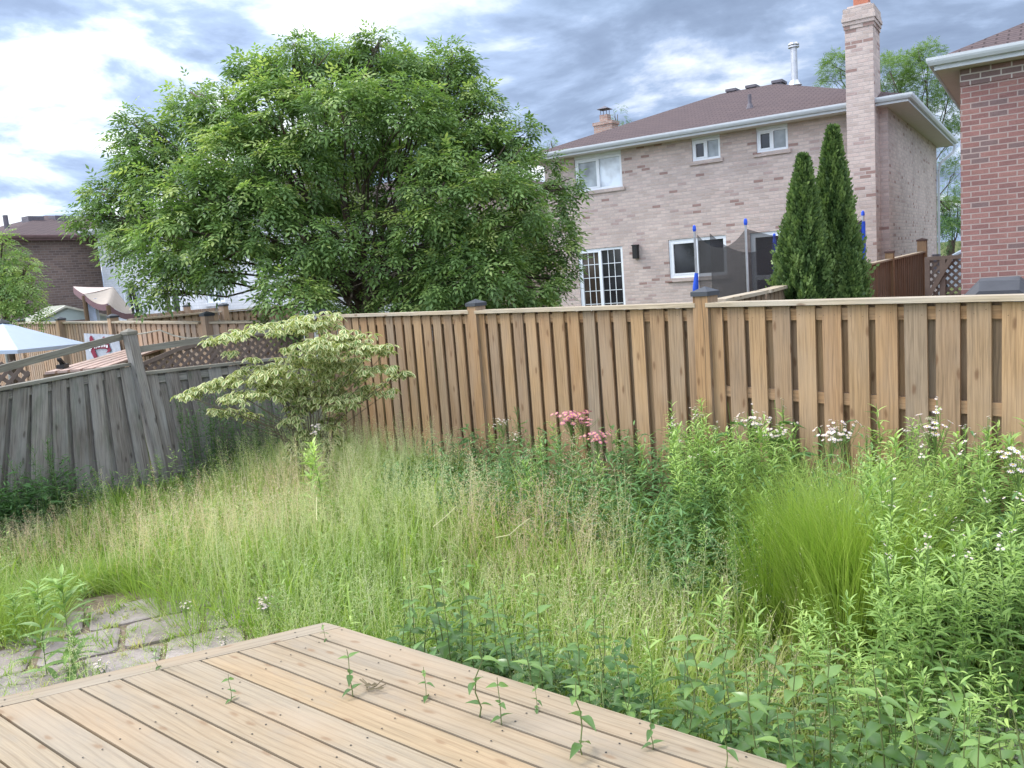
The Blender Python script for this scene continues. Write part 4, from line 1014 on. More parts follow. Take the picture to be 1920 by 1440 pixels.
mb = MB(); d0 = SA.uz(88, 600)[0]; d1 = SA.uz(184, 600)[0]; zd = SA.uz(135, 602)[1]; mb.box((d0, -.04, zd-.06), (d1, -.005, zd+.02), (SA.o, SA.u, SA.v)); mb.box((d0, -.04, 0), (d0+.06, -.005, zd-.062), (SA.o, SA.u, SA.v)); mb.box((d1-.06, -.04, 0), (d1, -.005, zd-.062), (SA.o, SA.u, SA.v)); mb.build('door_frame', plain('brown_trim', (.22, .17, .15)), sh)
# gazebo
gz = thing('gazebo', 'beige gazebo canopy with maroon border sagging and tilted beyond the shed', 'gazebo', ond(195, 590, 23)*A([1, 1, 0]))
pk = ond(213, 538, 23.5); A1 = ond(137, 537, 23.8); A2 = ond(157, 551, 22.3); A3 = ond(202, 569, 21.6); A4 = ond(252, 586, 23); A5 = ond(205, 545, 25.3)
M['canvas'] = plain('beige_canvas', (.36, .31, .26), .85, var=.06); M['canvas2'] = plain('pale_pink_canvas', (.48, .40, .36), .85, var=.04); M['mtrim'] = plain('maroon_trim', (.17, .10, .11), .85)
def sagpatch(mb, a, b2, c, sag, n=7):
    g_ = {}
    for i in range(n+1):
        for j in range(n+1-i):
            s_, t_ = i/n, j/n; w_ = 1-s_-t_; p = a*w_+b2*s_+c*t_; g_[i, j] = p-UP*sag*(s_*t_*4+ (s_*w_+t_*w_)*1.2)
    for i in range(n):
        for j in range(n-i):
            mb.poly([g_[i, j], g_[i+1, j], g_[i, j+1]])
            if i+j < n-1: mb.poly([g_[i+1, j], g_[i+1, j+1], g_[i, j+1]])
mb = MB(); sagpatch(mb, pk, A2, A3, .12); sagpatch(mb, pk, A3, A4, .12); sagpatch(mb, pk, A4, A5, .1); mb.build('canopy', M['canvas'], gz, weld=True, smooth=True)
mb = MB(); sagpatch(mb, pk, A1, A2, .06); sagpatch(mb, pk, A5, A1, .06); mb.build('canopy_flap', M['canvas2'], gz, weld=True, smooth=True)
mb = MB()
def strip(a, b2, sag, h_=.16, n=8):
    for i in range(n):
        t0, t1 = i/n, (i+1)/n; f = lambda t: lerp(a, b2, t)-UP*sag*4*t*(1-t); o = A([0, -.02, 0])
        mb.poly([f(t0)-UP*h_+o, f(t1)-UP*h_+o, f(t1)+o, f(t0)+o])
strip(A1, A2, .02, .2); strip(A2, A3, .12); strip(A3, A4, .12); strip(A4, A5, .1); mb.build('valance', M['mtrim'], gz)
for k, (p, mm) in enumerate(((A2, 'dark_wood'), (A3, 'dark_wood'), (A5, 'dark_wood'))):
    mb = MB(); mb.tube([A([p[0], p[1], 0]), p-UP*.05], .06, 8); mb.build('post', M[mm], gz)
mb = MB(); cq = ond(170, 560, 22.4)
for k in range(8):
    x0, x1 = -.32+k*.08, -.32+(k+1)*.08; w_ = lambda x, z: cq+HA.u*x*(1-.25*z)+A([0, -1, 0])*.05*(1 if round(x/.08) % 2 else -1)
    mb.poly([w_(x0, 0)*A([1, 1, 0])+UP*.3, w_(x1, 0)*A([1, 1, 0])+UP*.3, w_(x1, 1), w_(x0, 1)])
mb.build('curtain', plain('pale_blue_curtain', (.55, .60, .68), .8), gz)
mb = MB(); a, b2 = ond(247, 536, 22), ond(259, 588, 22); mb.tube([a, b2], .05, 8); mb.tube([a+A([-.08, 0, -.03]), b2+A([-.12, 0, 0])], .035, 8); mb.tube([b2, A([b2[0], b2[1], 0])], .05, 8)
mb.tube([a-UP*.04, a+UP*.12], [.10, .02], 8)
tag(mb.build('umbrella_post', M['black']), 'folded black cantilever post leaning beside the gazebo in front of the white house', 'umbrella post')
mb = MB(); a = ond(237, 591, 21.6); b2 = ond(267, 589, 21.6); mb.beam(A([a[0], a[1], .9]), A([b2[0], b2[1], .9]), .4, 1.3, wd=A([0, 1, 0])); 
# parasol
us = ond(3, 603, 12.4); umb = thing('patio_umbrella', 'wide white-blue patio umbrella at the left edge behind the weathered fence', 'umbrella', us*A([1, 1, 0]))
rim = [ond(162, 643, 12.6), ond(34, 656, 11.2), ond(-120, 660, 11.4), ond(-190, 640, 12.8), ond(-60, 632, 13.6), ond(90, 632, 13.4)]
M['ucloth'] = plain('white_umbrella_cloth', (.40, .46, .55), .8, var=.03)
mb = MB()
for i in range(6): sagpatch(mb, us, rim[i], rim[(i+1) % 6], .03, 6)
mb.build('canopy', M['ucloth'], umb, weld=True)
mb = MB()
for i in range(6): strip(rim[i], rim[(i+1) % 6], .0, .05)
mb.build('valance', M['ucloth'], umb)
mb = MB(); mb.tube([us*A([1, 1, 0]), us-UP*.02], .025, 10); mb.build('pole', M['steel'], umb)
mb = MB()
for p in rim: mb.tube([us-UP*.05, p-UP*.03], .01, 6)
mb.build('ribs', M['steel'], umb)
mb = MB()
for i in range(10):
    a0, a1 = 2*pi*i/10, 2*pi*(i+1)/10; e = lambda a: us+A([cos(a)*.12, sin(a)*.12, -.02]); mb.poly([e(a0), e(a1), us+UP*.045])
mb.build('top_cap', M['black'], umb)
# stacked brown crate lattice under the umbrella
mb = MB(); c_ = ond(20, 690, 10.8); mb2 = Plane(c_, 55)
ls = thing('lattice_screen', 'low brown lattice screen under the patio umbrella at the left edge', 'lattice', mb2.P(0, 0, 0))
lattice(ls, mb2, [(-1.6, .2), (.22, .2), (.22, 1.56), (-1.6, 1.56)], sp=.11, w=.05, m=M['lat'])

# ------------------------------------------------------------------ trees
def limb_path(a, b, bend=.12, n=6, up=.0):
    a = A(a, dtype=float); b = A(b, dtype=float); ln = np.linalg.norm(b-a); o = A([random.gauss(0, 1) for _ in range(3)])*ln*bend*.35
    P = []
    for i in range(n):
        t = i/(n-1); P.append(lerp(a, b, t)+o*math.sin(pi*t)+UP*up*ln*math.sin(pi*t)+A([random.gauss(0, 1) for _ in range(3)])*ln*.012*(0 < i < n-1))
    return P
def crown_mesh(name, lobes, nper, m, tpl=COMP, scale=.15, leaves=13, spread=.2, droop=.35, shell=(.45, 1.0), tint0=.35, tv=.3, top=.25, upbias=.25):
    """lobes: (centre, (rx,ry,rz)); clumps of drooping leaves near the surface of each lobe"""
    P = []; D = []; T = []; tipsO = []
    for cen, rad in lobes:
        vol = (rad[0]*rad[2])*nper; n = max(3, int(vol))
        d = rdir(n, upbias); r = rng.uniform(*shell, n)**.6
        cp = cen+d*r[:, None]*A(rad)
        ct = rng.normal(tint0, tv*.55, n)
        for i in range(n):
            k = int(leaves*rng.uniform(.7, 1.3)); ax_ = unit(d[i]+A([0, 0, .2])); tipsO.append((cen, cp[i]))
            dd_ = rdir(k, 0)+ax_*.9; dd_ = unit(dd_); off = dd_*rng.uniform(.05, 1, (k, 1))*spread
            ld = unit(dd_*A([1, 1, .5])+A([0, 0, -droop])+rng.normal(0, .18, (k, 3)))
            P.append(cp[i]+off); D.append(ld)
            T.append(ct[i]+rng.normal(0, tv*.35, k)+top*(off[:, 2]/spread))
    P = np.concatenate(P); D = np.concatenate(D); T = np.clip(np.concatenate(T), 0, 1)
    nrm = unit(A([0, 0, 1.])+rng.normal(0, .35, P.shape))
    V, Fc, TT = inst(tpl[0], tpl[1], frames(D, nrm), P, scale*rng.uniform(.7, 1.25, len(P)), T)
    return np_mesh(name, V, Fc, m, tint=TT), tipsO
def px_lobe(px, py, r, dist, dy=0, rz=None, ry=None):
    """ellipsoid whose apparent centre and radius (pixels) are those given, at distance dist+dy"""
    c = ond(px, py, dist+dy); k = (dist+dy)/F*1.02; return (c, (r*k, (ry if ry else r)*k, (rz if rz else r)*k))
def tree(name, label, base, lobes, m, bark, trunk_r, fork, nlimb, group=None, **kw):
    root = thing(name, label, 'tree', base, group=group)
    me, tips = crown_mesh('crown', lobes, m=m, **kw); mkobj('crown', me, root)
    tb = MB(); fk = A(fork, dtype=float)
    tb.tube(limb_path(base, fk, .05, 5), list(np.linspace(trunk_r*1.25, trunk_r*.85, 5)), 9)
    big = sorted(lobes, key=lambda l: -l[1][0])[:nlimb]
    for cen, rad in lobes:
        st_ = fk+(A(base)-fk)*random.uniform(0, .35); rr = trunk_r*random.uniform(.10, .20)*(min(1, rad[0]/.5)**.5)
        end = cen+UP*rad[2]*.2; path = limb_path(st_, end, .16, 7, .05); tb.tube(path, list(np.linspace(rr, .018, 7)), 7)
        for k in range(3):
            s0 = path[random.choice((3, 4, 5))]; e = cen+A([random.gauss(0, .55)*rad[0], random.gauss(0, .55)*rad[1], random.gauss(.15, .5)*rad[2]])
            tb.tube(limb_path(s0, e, .15, 4), [rr*.4, rr*.28, .012, .006], 5)
    tb.build('trunk', bark, root, smooth=True)
    return root
BT = 13.6
L_ = [(640, 455, 36, -1.5), (600, 520, 34, -1.2), (725, 500, 34, -1.4), (765, 560, 40, -1.3), (700, 420, 34, -1.0), (560, 440, 42, -1.6), (660, 560, 22, -1.4), (835, 530, 50, -1.4), (880, 570, 34, -1.4), (716, 62, 13, .2), (700, 80, 16, .2), (550, 72, 14, 0), (590, 92, 16, 0), (645, 88, 13, .3), (660, 100, 18, .3), (855, 88, 14, .3), (822, 112, 18, .3), (760, 98, 16, .6), (464, 112, 14, 0), (505, 118, 18, 0), (415, 175, 18, 0), (350, 165, 14, .2), (900, 160, 14, 0), (915, 185, 14, 0), (940, 215, 18, 0), (222, 262, 12, 0), (232, 300, 14, 0), (152, 408, 10, 0), (182, 350, 10, 0), (1075, 350, 12, 0), (1070, 400, 20, 0), (1065, 470, 16, -.1), (1070, 520, 14, -.1), (1055, 560, 14, -.2), (703, 112, 50, .3), (710, 75, 22, .2), (560, 118, 50, 0), (552, 85, 22, 0), (625, 135, 65, .8), (480, 150, 48, .2), (468, 125, 20, 0), (848, 135, 48, .3), (855, 105, 22, .3), (785, 155, 62, 1.0), (740, 140, 50, -.2),
      (418, 225, 62, -.3), (330, 235, 48, .2), (262, 248, 42, 0), (240, 225, 18, 0), (350, 205, 40, .8), (520, 220, 80, -.6), (640, 215, 90, -.9), (770, 230, 85, -.8), (880, 215, 58, -.1),
      (905, 290, 70, -.5), (975, 260, 45, .2), (985, 235, 22, .2), (1000, 320, 48, .3), (945, 375, 85, -1.2), (1035, 385, 40, -.3), (1060, 350, 22, 0), (1030, 455, 52, -.2), (1050, 500, 26, -.1), (995, 520, 55, -.6), (1030, 545, 25, -.3), (900, 505, 85, -1.3),
      (815, 440, 70, -1.4), (840, 350, 80, -1.3), (300, 330, 72, -.5), (238, 325, 45, 0), (240, 395, 48, -.2), (195, 400, 30, -.1), (165, 405, 14, 0), (175, 358, 12, 0), (255, 455, 50, -.7), (225, 480, 22, -.4), (290, 520, 40, -1.0), (275, 545, 20, -1), (340, 440, 80, -1.2),
      (330, 520, 34, -1.4), (380, 380, 85, -1.1), (430, 485, 58, -1.6), (480, 400, 80, -1.3), (440, 310, 80, -.9), (545, 330, 80, -1.0), (660, 320, 78, .9), (750, 330, 70, .9), (590, 420, 55, 1.4), (720, 420, 60, 1.5), (540, 560, 52, -1.9), (575, 585, 34, -2.0), (510, 590, 26, -2.0),
      (560, 490, 50, .4), (760, 530, 60, 1.2), (850, 560, 48, -.3), (930, 560, 45, -.5), (800, 560, 50, 1.5), (700, 560, 45, 1.8), (620, 540, 40, 1.6), (955, 450, 70, 1.6), (860, 450, 70, 1.6), (400, 450, 70, 1.4), (500, 300, 80, 1.8), (820, 260, 80, 1.8), (660, 250, 80, 2.2), (950, 540, 50, 1.0), (1000, 580, 30, .3)]
lobes = [px_lobe(640+(x-640)*.975, 590+(y-590)*.975, r*.85, BT, dy) for x, y, r, dy in L_]
# broad domed top of loose sprays
base = ond(668, 590, BT)*A([1, 1, 0]); fork = ond(688, 500, BT)
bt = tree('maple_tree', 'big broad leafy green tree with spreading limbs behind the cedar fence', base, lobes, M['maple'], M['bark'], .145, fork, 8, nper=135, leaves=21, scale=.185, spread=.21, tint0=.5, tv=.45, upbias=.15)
# second tree stems leaning to the right
tb = MB()
for (x, y, x1, y1) in ((668, 585, 590, 470), (668, 585, 760, 400), (672, 580, 640, 380), (700, 585, 770, 470), (750, 590, 800, 480), (768, 590, 860, 470), (660, 560, 520, 400), (600, 500, 460, 470)):
    a = ond(x, y, BT); a = a*A([1, 1, 0])+UP*max(.2, a[2]) if y > 570 else a
    tb.tube(limb_path(a, ond(x1, y1, BT-.3), .12, 6, .04), list(np.linspace(.055, .018, 6)), 7)
tb.build('limbs', M['bark'], bt, smooth=True)
sb_ = MB()
for k in range(26):
    a = ond(random.uniform(690, 760), random.uniform(490, 540), BT-.7); b2 = a+A([random.gauss(.1, .45), random.gauss(-.1, .2), random.gauss(-.1, .2)])
    sb_.tube(limb_path(a, b2, .3, 5), [.008, .006, .005, .004, .003], 4, caps=False)
sb_.build('dead_twigs', plain('dead_twig', (.30, .25, .20)), bt)
# low leafy branch hiding the fence corner is part of the same crown list
# trees elsewhere
tree('honey_locust', 'airy green tree rising behind the chimney of the pale house', ond(1730, 500, 36)*A([1, 1, 0]),
     [px_lobe(x, y, r, 36, dy) for x, y, r, dy in ((1575, 140, 32, 0), (1560, 125, 16, 0), (1600, 120, 16, 0), (1668, 140, 30, 0), (1700, 130, 26, 1), (1740, 115, 26, 0), (1735, 160, 42, 0), (1790, 170, 35, 0), (1770, 210, 35, 1), (1790, 260, 32, 0), (1690, 175, 30, 1), (1790, 330, 26, 0), (1640, 135, 24, 2), (1780, 400, 24, 0))],
     M['locust'], M['bark'], .2, ond(1740, 300, 36), 4, nper=95, leaves=16, scale=.17, spread=.36, tint0=.6, droop=.05, upbias=.4)
tree('evergreen_tree', 'dark green tree low in the gap between the two brick houses', ond(1785, 500, 42)*A([1, 1, 0]),
     [px_lobe(x, y, r, 42, 0) for x, y, r in ((1780, 410, 25), (1785, 440, 28), (1775, 370, 18), (1795, 390, 24))], M['dark_leaf'], M['bark'], .2, ond(1785, 450, 42), 2, nper=90, leaves=14, scale=.2, spread=.4)
tree('small_tree', 'bright green tree cut by the left edge in front of the dark brown house', ond(10, 600, 17)*A([1, 1, 0]),
     [px_lobe(x, y, r, 17, dy) for x, y, r, dy in ((5, 460, 22, 0), (10, 490, 28, 0), (-20, 500, 50, 0), (45, 510, 22, 0), (30, 535, 32, -.3), (55, 540, 18, 0), (20, 570, 38, -.3), (55, 575, 22, 0), (0, 590, 26, -.5), (-60, 540, 50, 0))],
     M['maple'], M['bark'], .08, ond(5, 560, 17), 3, nper=150, leaves=13, scale=.15, spread=.2, tint0=.7)
for (lab, x, y, r, d) in (('tree top showing above the roof beside the far chimney', 1158, 218, 15, 40), ('small tree top at the left end of the pale house roof', 1033, 268, 12, 40)):
    tree('distant_tree', lab, ond(x, 500, d)*A([1, 1, 0]), [px_lobe(x, y, r, d), px_lobe(x-6, y+14, r, d), px_lobe(x+4, y+40, r*1.4, d)], M['locust'], M['bark'], .15, ond(x, y+60, d), 2, nper=45, leaves=10, scale=.18, spread=.3)
# two columnar cedars
THT = (A([[0, 0, 0], [.22, .35, .04], [.10, .5, .03], [.16, .8, .02], [0, 1.05, 0], [-.15, .75, .02], [-.09, .5, .03], [-.2, .3, .04]]), [A([[0, 1, 2], [0, 2, 6], [0, 6, 7]]), A([[2, 3, 4, 5], [2, 5, 6, 6]])[:1]])
def thuja(label, xb, yb, ytop, dist, w, top_x):
    base = ond(xb, yb, dist)*A([1, 1, 0]); tp = ond(top_x, ytop, dist); H = tp[2]
    root = thing('columnar_cedar', label, 'evergreen', base, group='columnar cedars behind the cedar fence')
    n = 34000; h_ = rng.uniform(.02, 1, n)**.85; rad = w*(1-h_**2.2)**.8*(.72+.28*np.sin(h_*3.1+.4)); th = rng.uniform(0, 2*pi, n)
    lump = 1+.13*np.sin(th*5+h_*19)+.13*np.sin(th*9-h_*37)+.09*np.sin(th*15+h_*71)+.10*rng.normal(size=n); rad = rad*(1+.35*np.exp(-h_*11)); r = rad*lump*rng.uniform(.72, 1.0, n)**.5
    ax0 = A(base); P = np.stack([ax0[0]+(tp[0]-ax0[0])*h_+r*np.cos(th), ax0[1]+(tp[1]-ax0[1])*h_+r*np.sin(th), h_*H], 1)
    D = np.stack([np.cos(th)*.55, np.sin(th)*.55, np.full(n, 1.0)], 1)+rng.normal(0, .3, (n, 3)); Nn = np.stack([np.cos(th+rng.normal(0, .9, n)), np.sin(th+rng.normal(0, .9, n)), np.full(n, .2)], 1)
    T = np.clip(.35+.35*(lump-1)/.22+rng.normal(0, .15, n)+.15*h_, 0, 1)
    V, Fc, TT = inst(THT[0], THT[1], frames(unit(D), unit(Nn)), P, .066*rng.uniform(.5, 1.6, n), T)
    mkobj('foliage', np_mesh('foliage', V, Fc, M['thuja'], tint=TT), root)
    mb = MB(); mb.tube([base, A([tp[0], tp[1], H*.9])], [.09, .02], 8); mb.build('trunk', M['bark'], root)
thuja('shorter columnar cedar, left of the pair behind the cedar fence', 1494, 560, 300, 9.6, .37, 1506)
thuja('taller columnar cedar, right of the pair behind the cedar fence', 1556, 560, 246, 9.9, .385, 1561)
thuja('low bushy evergreen at the foot of the cedar pair, right side', 1590, 560, 480, 9.4, .19, 1594)

# variegated shrub
def varieg_leaf():
    W = [0.06, .36, .44, .3, .02]; Y = [0, .25, .5, .78, 1.0]; Z = [0, .02, 0, -.06, -.16]
    V = []; T = []
    for w, y, z in zip(W, Y, Z):
        V += [[-w/2*1.15, y, z+.03], [-w/2*.55, y, z], [w/2*.55, y, z], [w/2*1.15, y, z+.03]]
    f = []; 
    # separate vertices for rim and middle so the edge stays crisp
    V2 = []; T2 = []; k = 0
    for i in range(4):
        for c_, tt in ((0, .72), (1, .12), (2, .72)):
            q = [V[i*4+c_], V[i*4+c_+1], V[i*4+4+c_+1], V[i*4+4+c_]]
            if i == 3 and c_ == 1: tt = .55
            V2 += q; T2 += [tt]*4; f.append([k, k+1, k+2, k+3]); k += 4
    return A(V2), [A(f)], A(T2)
VL = varieg_leaf(); SD = 8.9
S_ = [(560, 850, 30, 14), (600, 870, 34, 14), (560, 760, 40, 16), (610, 825, 26, 14), (345, 740, 16, 5), (365, 735, 18, 6), (735, 705, 18, 6), (760, 698, 12, 4), (590, 603, 62, 20), (505, 615, 75, 13), (425, 630, 38, 9), (385, 640, 20, 6), (655, 635, 50, 20), (600, 650, 75, 25), (700, 652, 42, 12), (725, 660, 15, 6), (560, 690, 85, 26), (480, 700, 60, 22), (410, 718, 35, 12), (375, 728, 25, 8), (345, 742, 14, 5), (640, 695, 66, 28),
      (710, 690, 40, 10), (752, 697, 14, 5), (700, 728, 40, 12), (728, 735, 16, 6), (640, 748, 55, 20), (545, 730, 80, 22), (455, 742, 48, 14), (430, 772, 30, 10), (465, 780, 22, 8), (600, 738, 60, 22), (545, 790, 24, 14), (580, 815, 26, 16), (545, 830, 14, 8), (620, 790, 34, 12), (585, 845, 18, 10), (395, 770, 12, 5), (430, 660, 12, 5), (470, 672, 14, 4)]
vs = thing('variegated_shrub', 'shrub with layered cream-edged green leaves in front of the fence corner', 'shrub', ond(592, 900, SD)*A([1, 1, 0]))
P = []; D = []; T = []; tips = []
for x, y, rx, rz in S_:
    cen, rad = px_lobe(x, y, rx*.95, SD, random.uniform(-.35, .35), rz=rz); n = max(4, int(rad[0]*rad[2]*1100*.9/ (1)))
    n = max(5, int(rx*rz*.05))
    d = rdir(n, .1); cp = cen+d*(rng.uniform(.15, 1, n)**.5)[:, None]*A([rad[0], min(rad[0], .45), rad[2]])
    tips.append(cen)
    for i in range(n):
        k = rng.integers(4, 8); a0 = rng.uniform(0, 2*pi); an = a0+np.arange(k)*2*pi/k+rng.normal(0, .25, k)
        ld = np.stack([np.cos(an), np.sin(an), rng.normal(-.5, .22, k)], 1); P.append(cp[i]+unit(ld)*.015); D.append(unit(ld)); T.append(rng.normal(0, .09, k))
P = np.concatenate(P); D = np.concatenate(D); T = np.concatenate(T)
V, Fc, TT = inst(VL[0], VL[1], frames(D, unit(A([0, 0, 1.])+rng.normal(0, .25, P.shape))), P, .078*rng.uniform(.75, 1.2, len(P)), T, VL[2])
mkobj('foliage', np_mesh('foliage', V, Fc, M['varieg'], tint=np.clip(TT, 0, 1)), vs)
mb = MB(); sbase = ond(592, 900, SD)*A([1, 1, 0])
for k, t_ in enumerate(tips):
    st_ = sbase+A([random.gauss(0, .04), random.gauss(0, .04), 0]); mid = lerp(sbase, t_, .45); mid = mid*A([1, 1, 0])+UP*(t_[2]*.62); mid[:2] = lerp(sbase, t_, .28)[:2]
    mb.tube([st_, lerp(st_, mid, .5)+A([random.gauss(0, .02), 0, 0]), mid, t_], [.009, .007, .005, .003], 5, caps=False)
mb.build('stems', M['twig'], vs, smooth=True)

# ------------------------------------------------------------------ meadow
def in_yard(P, m=.06):
    P = np.c_[P[:, :2], np.zeros(len(P))]
    ok = ((P-posts_[0])@fn > m)&((P-PB)@rn > m)&((P-PB)@ln_ > m)
    dk = ((P-K2)@perp > -.03)&((P-K)@bn > -.03)
    return ok & ~dk
patio_poly = [onz(x, y, 0)[:2] for x, y in ((-500, 1240), (-60, 1225), (40, 1190), (130, 1128), (250, 1110), (330, 1135), (420, 1185), (500, 1235), (560, 1262), (300, 1400), (-500, 1500))]
def in_poly(P, poly):
    c = np.zeros(len(P), bool); n = len(poly); j = n-1
    for i in range(n):
        xi, yi = poly[i]; xj, yj = poly[j]
        cr = ((yi > P[:, 1]) != (yj > P[:, 1])) & (P[:, 0] < (xj-xi)*(P[:, 1]-yi)/(yj-yi+1e-12)+xi); c ^= cr; j = i
    return c
def vnoise(P, s, seed=0):
    x = P[:, 0]/s+seed*3.7; y = P[:, 1]/s+seed*1.9
    return (np.sin(x*1.7+np.sin(y*1.3+seed))+np.sin(y*2.1+np.sin(x*1.1+2*seed))+np.sin((x+y)*.9+seed*2)*.8)/2.8
def sample(n, box=(-8, 7, 2.2, 12.5)):
    P = np.c_[rng.uniform(box[0], box[1], n), rng.uniform(box[2], box[3], n), np.zeros(n)]
    return P[in_yard(P)]
def gp(px, py): return onz(px, py, 0)[:2]
def gauss(P, c, r): return np.exp(-(((P[:, :2]-c)**2).sum(1))/(2*r*r))
BLADE = (A([[-.5, 0, 0], [.5, 0, 0], [-.42, .38, .03], [.42, .38, .03], [-.28, .72, .14], [.28, .72, .14], [0, 1, .36]]), [A([[0, 1, 3, 2], [2, 3, 5, 4]]), A([[4, 5, 6]])])
def hfield(P):          # height of the sward in metres
    dF = (P-posts_[0])@fn
    h = .36+.11*vnoise(P, .8, 1)+.07*vnoise(P, .3, 2)
    h += .08*vnoise(P, .45, 9)+.12*gauss(P, gp(860, 1000), 1.4)-.2*np.clip(1.5-(P-PB)@ln_, 0, 1)*(P[:, 1] < 10)
    h += .38*gauss(P, gp(1590, 1215), .38)
    h -= .14*gauss(P, gp(1560, 1330), .42)+.10*gauss(P, gp(1500, 1270), .35)
    dp = np.minimum(1, np.abs((P-K)@bn)/.8)
    return np.maximum(.14, h)
def patio_near(P):
    pp = in_poly(P, patio_poly); return pp
def blades(n, hs=(.7, 1.15), width=.0042, tint_f=None, box=(-8, 7, 2.2, 12.5), keep=None):
    P = sample(n, box); P = P[~patio_near(P)]
    if keep is not None: P = P[keep(P)]
    n = len(P); h = hfield(P)*rng.uniform(*hs, n)
    th = rng.uniform(0, 2*pi, n); ln = np.abs(rng.normal(0, .55, n)); D = unit(np.stack([np.cos(th)*ln, np.sin(th)*ln, np.ones(n)], 1)); Nn = np.stack([np.cos(th), np.sin(th), np.full(n, -.1)], 1)
    jj = rng.normal(0, .5, n); Nn = np.stack([np.cos(th+jj), np.sin(th+jj), np.zeros(n)], 1)
    sc = np.stack([np.full(n, width)*rng.uniform(.6, 1.6, n)*1.7, h, h], 1)
    T = .42+.16*vnoise(P, .9, 3)+rng.normal(0, .15, n)+.12*gauss(P, gp(1590, 1215), .4)
    T += .22*gauss(P, gp(1540, 1330), .4)
    return inst(*BLADE, frames(D, Nn), P-UP*.01, sc, np.clip(T, 0, 1))
nearf = lambda P: rng.uniform(0, 1, len(P)) < np.clip(6.5/np.maximum(P[:, 1], 1), .5, 1)
parts = [blades(185000, hs=(.45, .95), keep=nearf), blades(16000, hs=(.6, 1.25), width=.0085)]
# lush bright tussock on the right
c_ = gp(1590, 1215)
def tussock(c, r, n, h0, tint, spread=.32):
    a = rng.uniform(0, 2*pi, n); rr = r*rng.uniform(0, 1, n)**.5; P = np.stack([c[0]+np.cos(a)*rr, c[1]+np.sin(a)*rr, np.zeros(n)], 1)
    ln = spread*(rr/r)*rng.uniform(.3, 1.2, n); D = unit(np.stack([np.cos(a)*ln, np.sin(a)*ln, np.ones(n)], 1)); jj = a+rng.normal(0, .5, n)
    h = h0*rng.uniform(.65, 1.1, n); return inst(*BLADE, frames(D, np.stack([np.cos(jj), np.sin(jj), np.zeros(n)], 1)), P, np.stack([np.full(n, .0036), h, h], 1), np.clip(rng.normal(tint, .12, n), 0, 1))
V, Fc, TT = merge(parts)
tag(mkobj('meadow_grass', np_mesh('meadow_grass', V, Fc, M['grass'], tint=TT)), 'tall unmown yellow-green grass filling the yard', 'grass', kind='stuff')
t1 = thing('grass_tussock', 'tall bright green grass tussock standing out right of the middle of the yard', 'grass clump', (c_[0], c_[1], 0))
V, Fc, TT = merge([tussock(c_+A([random.gauss(0, .16), random.gauss(0, .2)]), .10, 430, random.uniform(.62, 1.12), random.uniform(.4, .8), random.uniform(.06, .34)) for _ in range(24)])
mkobj('blades', np_mesh('blades', V, Fc, M['lush'], tint=TT), t1)
# seed heads
def panicle(nsp=26, w=.075, L0=.5, seed=0):
    r2 = np.random.default_rng(seed); V = [[-.003, 0, 0], [.003, 0, 0], [.0016, .6, .012], [-.0016, .6, .012], [.0005, 1.0, .05], [-.0005, 1.0, .05]]; T = [0.0]*6; q = [[0, 1, 2, 3], [3, 2, 4, 5]]; tri = []
    for i in range(nsp):
        y = L0+(1-L0)*r2.uniform(0, 1)**.8; a = r2.uniform(0, 2*pi); rr = w*(1.05-(y-L0)/(1-L0))*r2.uniform(.25, 1); o = A([cos(a)*rr, y+rr*.5, sin(a)*rr+.03*(y-.6)])
        d = unit(A([cos(a)*.7, 1+r2.normal()*.5, sin(a)*.7-.2])); x = unit(np.cross(d, r2.normal(size=3))); l = .0135*r2.uniform(.7, 1.5); k = len(V)
        V += [list(o), list(o+d*l*.5+x*.0026), list(o+d*l), list(o+d*l*.5-x*.0026)]; T += [.0]*4; q.append([k, k+1, k+2, k+3])
    for i in range(7):   # branchlets
        y = L0+(1-L0)*i/8; a = r2.uniform(0, 2*pi); rr = w*(1.05-(y-L0)/(1-L0))*.8; k = len(V)
        V += [[0, y, .02], [cos(a)*rr, y+rr*.6, sin(a)*rr+.01], [.001, y+.004, .02]]; T += [-.1]*3; tri.append([k, k+1, k+2])
    return A(V), [A(q), A(tri)], A(T)
PANS = [panicle(seed=i, nsp=38+i*3, w=(.11, .15, .20, .08)[i]) for i in range(4)]
def seedheads(n, hmul=(1.1, 1.65), tintf=None, keep=None, box=(-8, 7, 2.2, 12.5), hadd=.0):
    P = sample(n, box); P = P[~patio_near(P)]
    if keep is not None: P = P[keep(P)]
    out = []; k = rng.integers(0, 4, len(P))
    tan = 1.0*gauss(P, gp(985, 1070), .5)+.8*gauss(P, gp(430, 1010), .8)+.5*gauss(P, gp(330, 1010), .5)+.45*gauss(P, gp(60, 1075), .7)+.25*gauss(P, gp(1250, 1250), 1.0)+.35*gauss(P, gp(1520, 1350), .5)
    tt = np.clip(.20+.14*vnoise(P, .7, 5)+tan+rng.normal(0, .12, len(P)), 0, 1)
    for j in range(4):
        s_ = k == j; Q = P[s_]; n_ = len(Q)
        if not n_: continue
        h = hfield(Q)*rng.uniform(*hmul, n_)+hadd; th = rng.uniform(0, 2*pi, n_); ln = np.abs(rng.normal(0, .40, n_)); D = unit(np.stack([np.cos(th)*ln, np.sin(th)*ln, np.ones(n_)], 1))
        w = np.maximum(h, .45); out.append(inst(PANS[j][0], PANS[j][1], frames(D, np.stack([np.cos(th), np.sin(th), np.zeros(n_)], 1)), Q, np.stack([w, h, w], 1), tt[s_], PANS[j][2]))
    return out
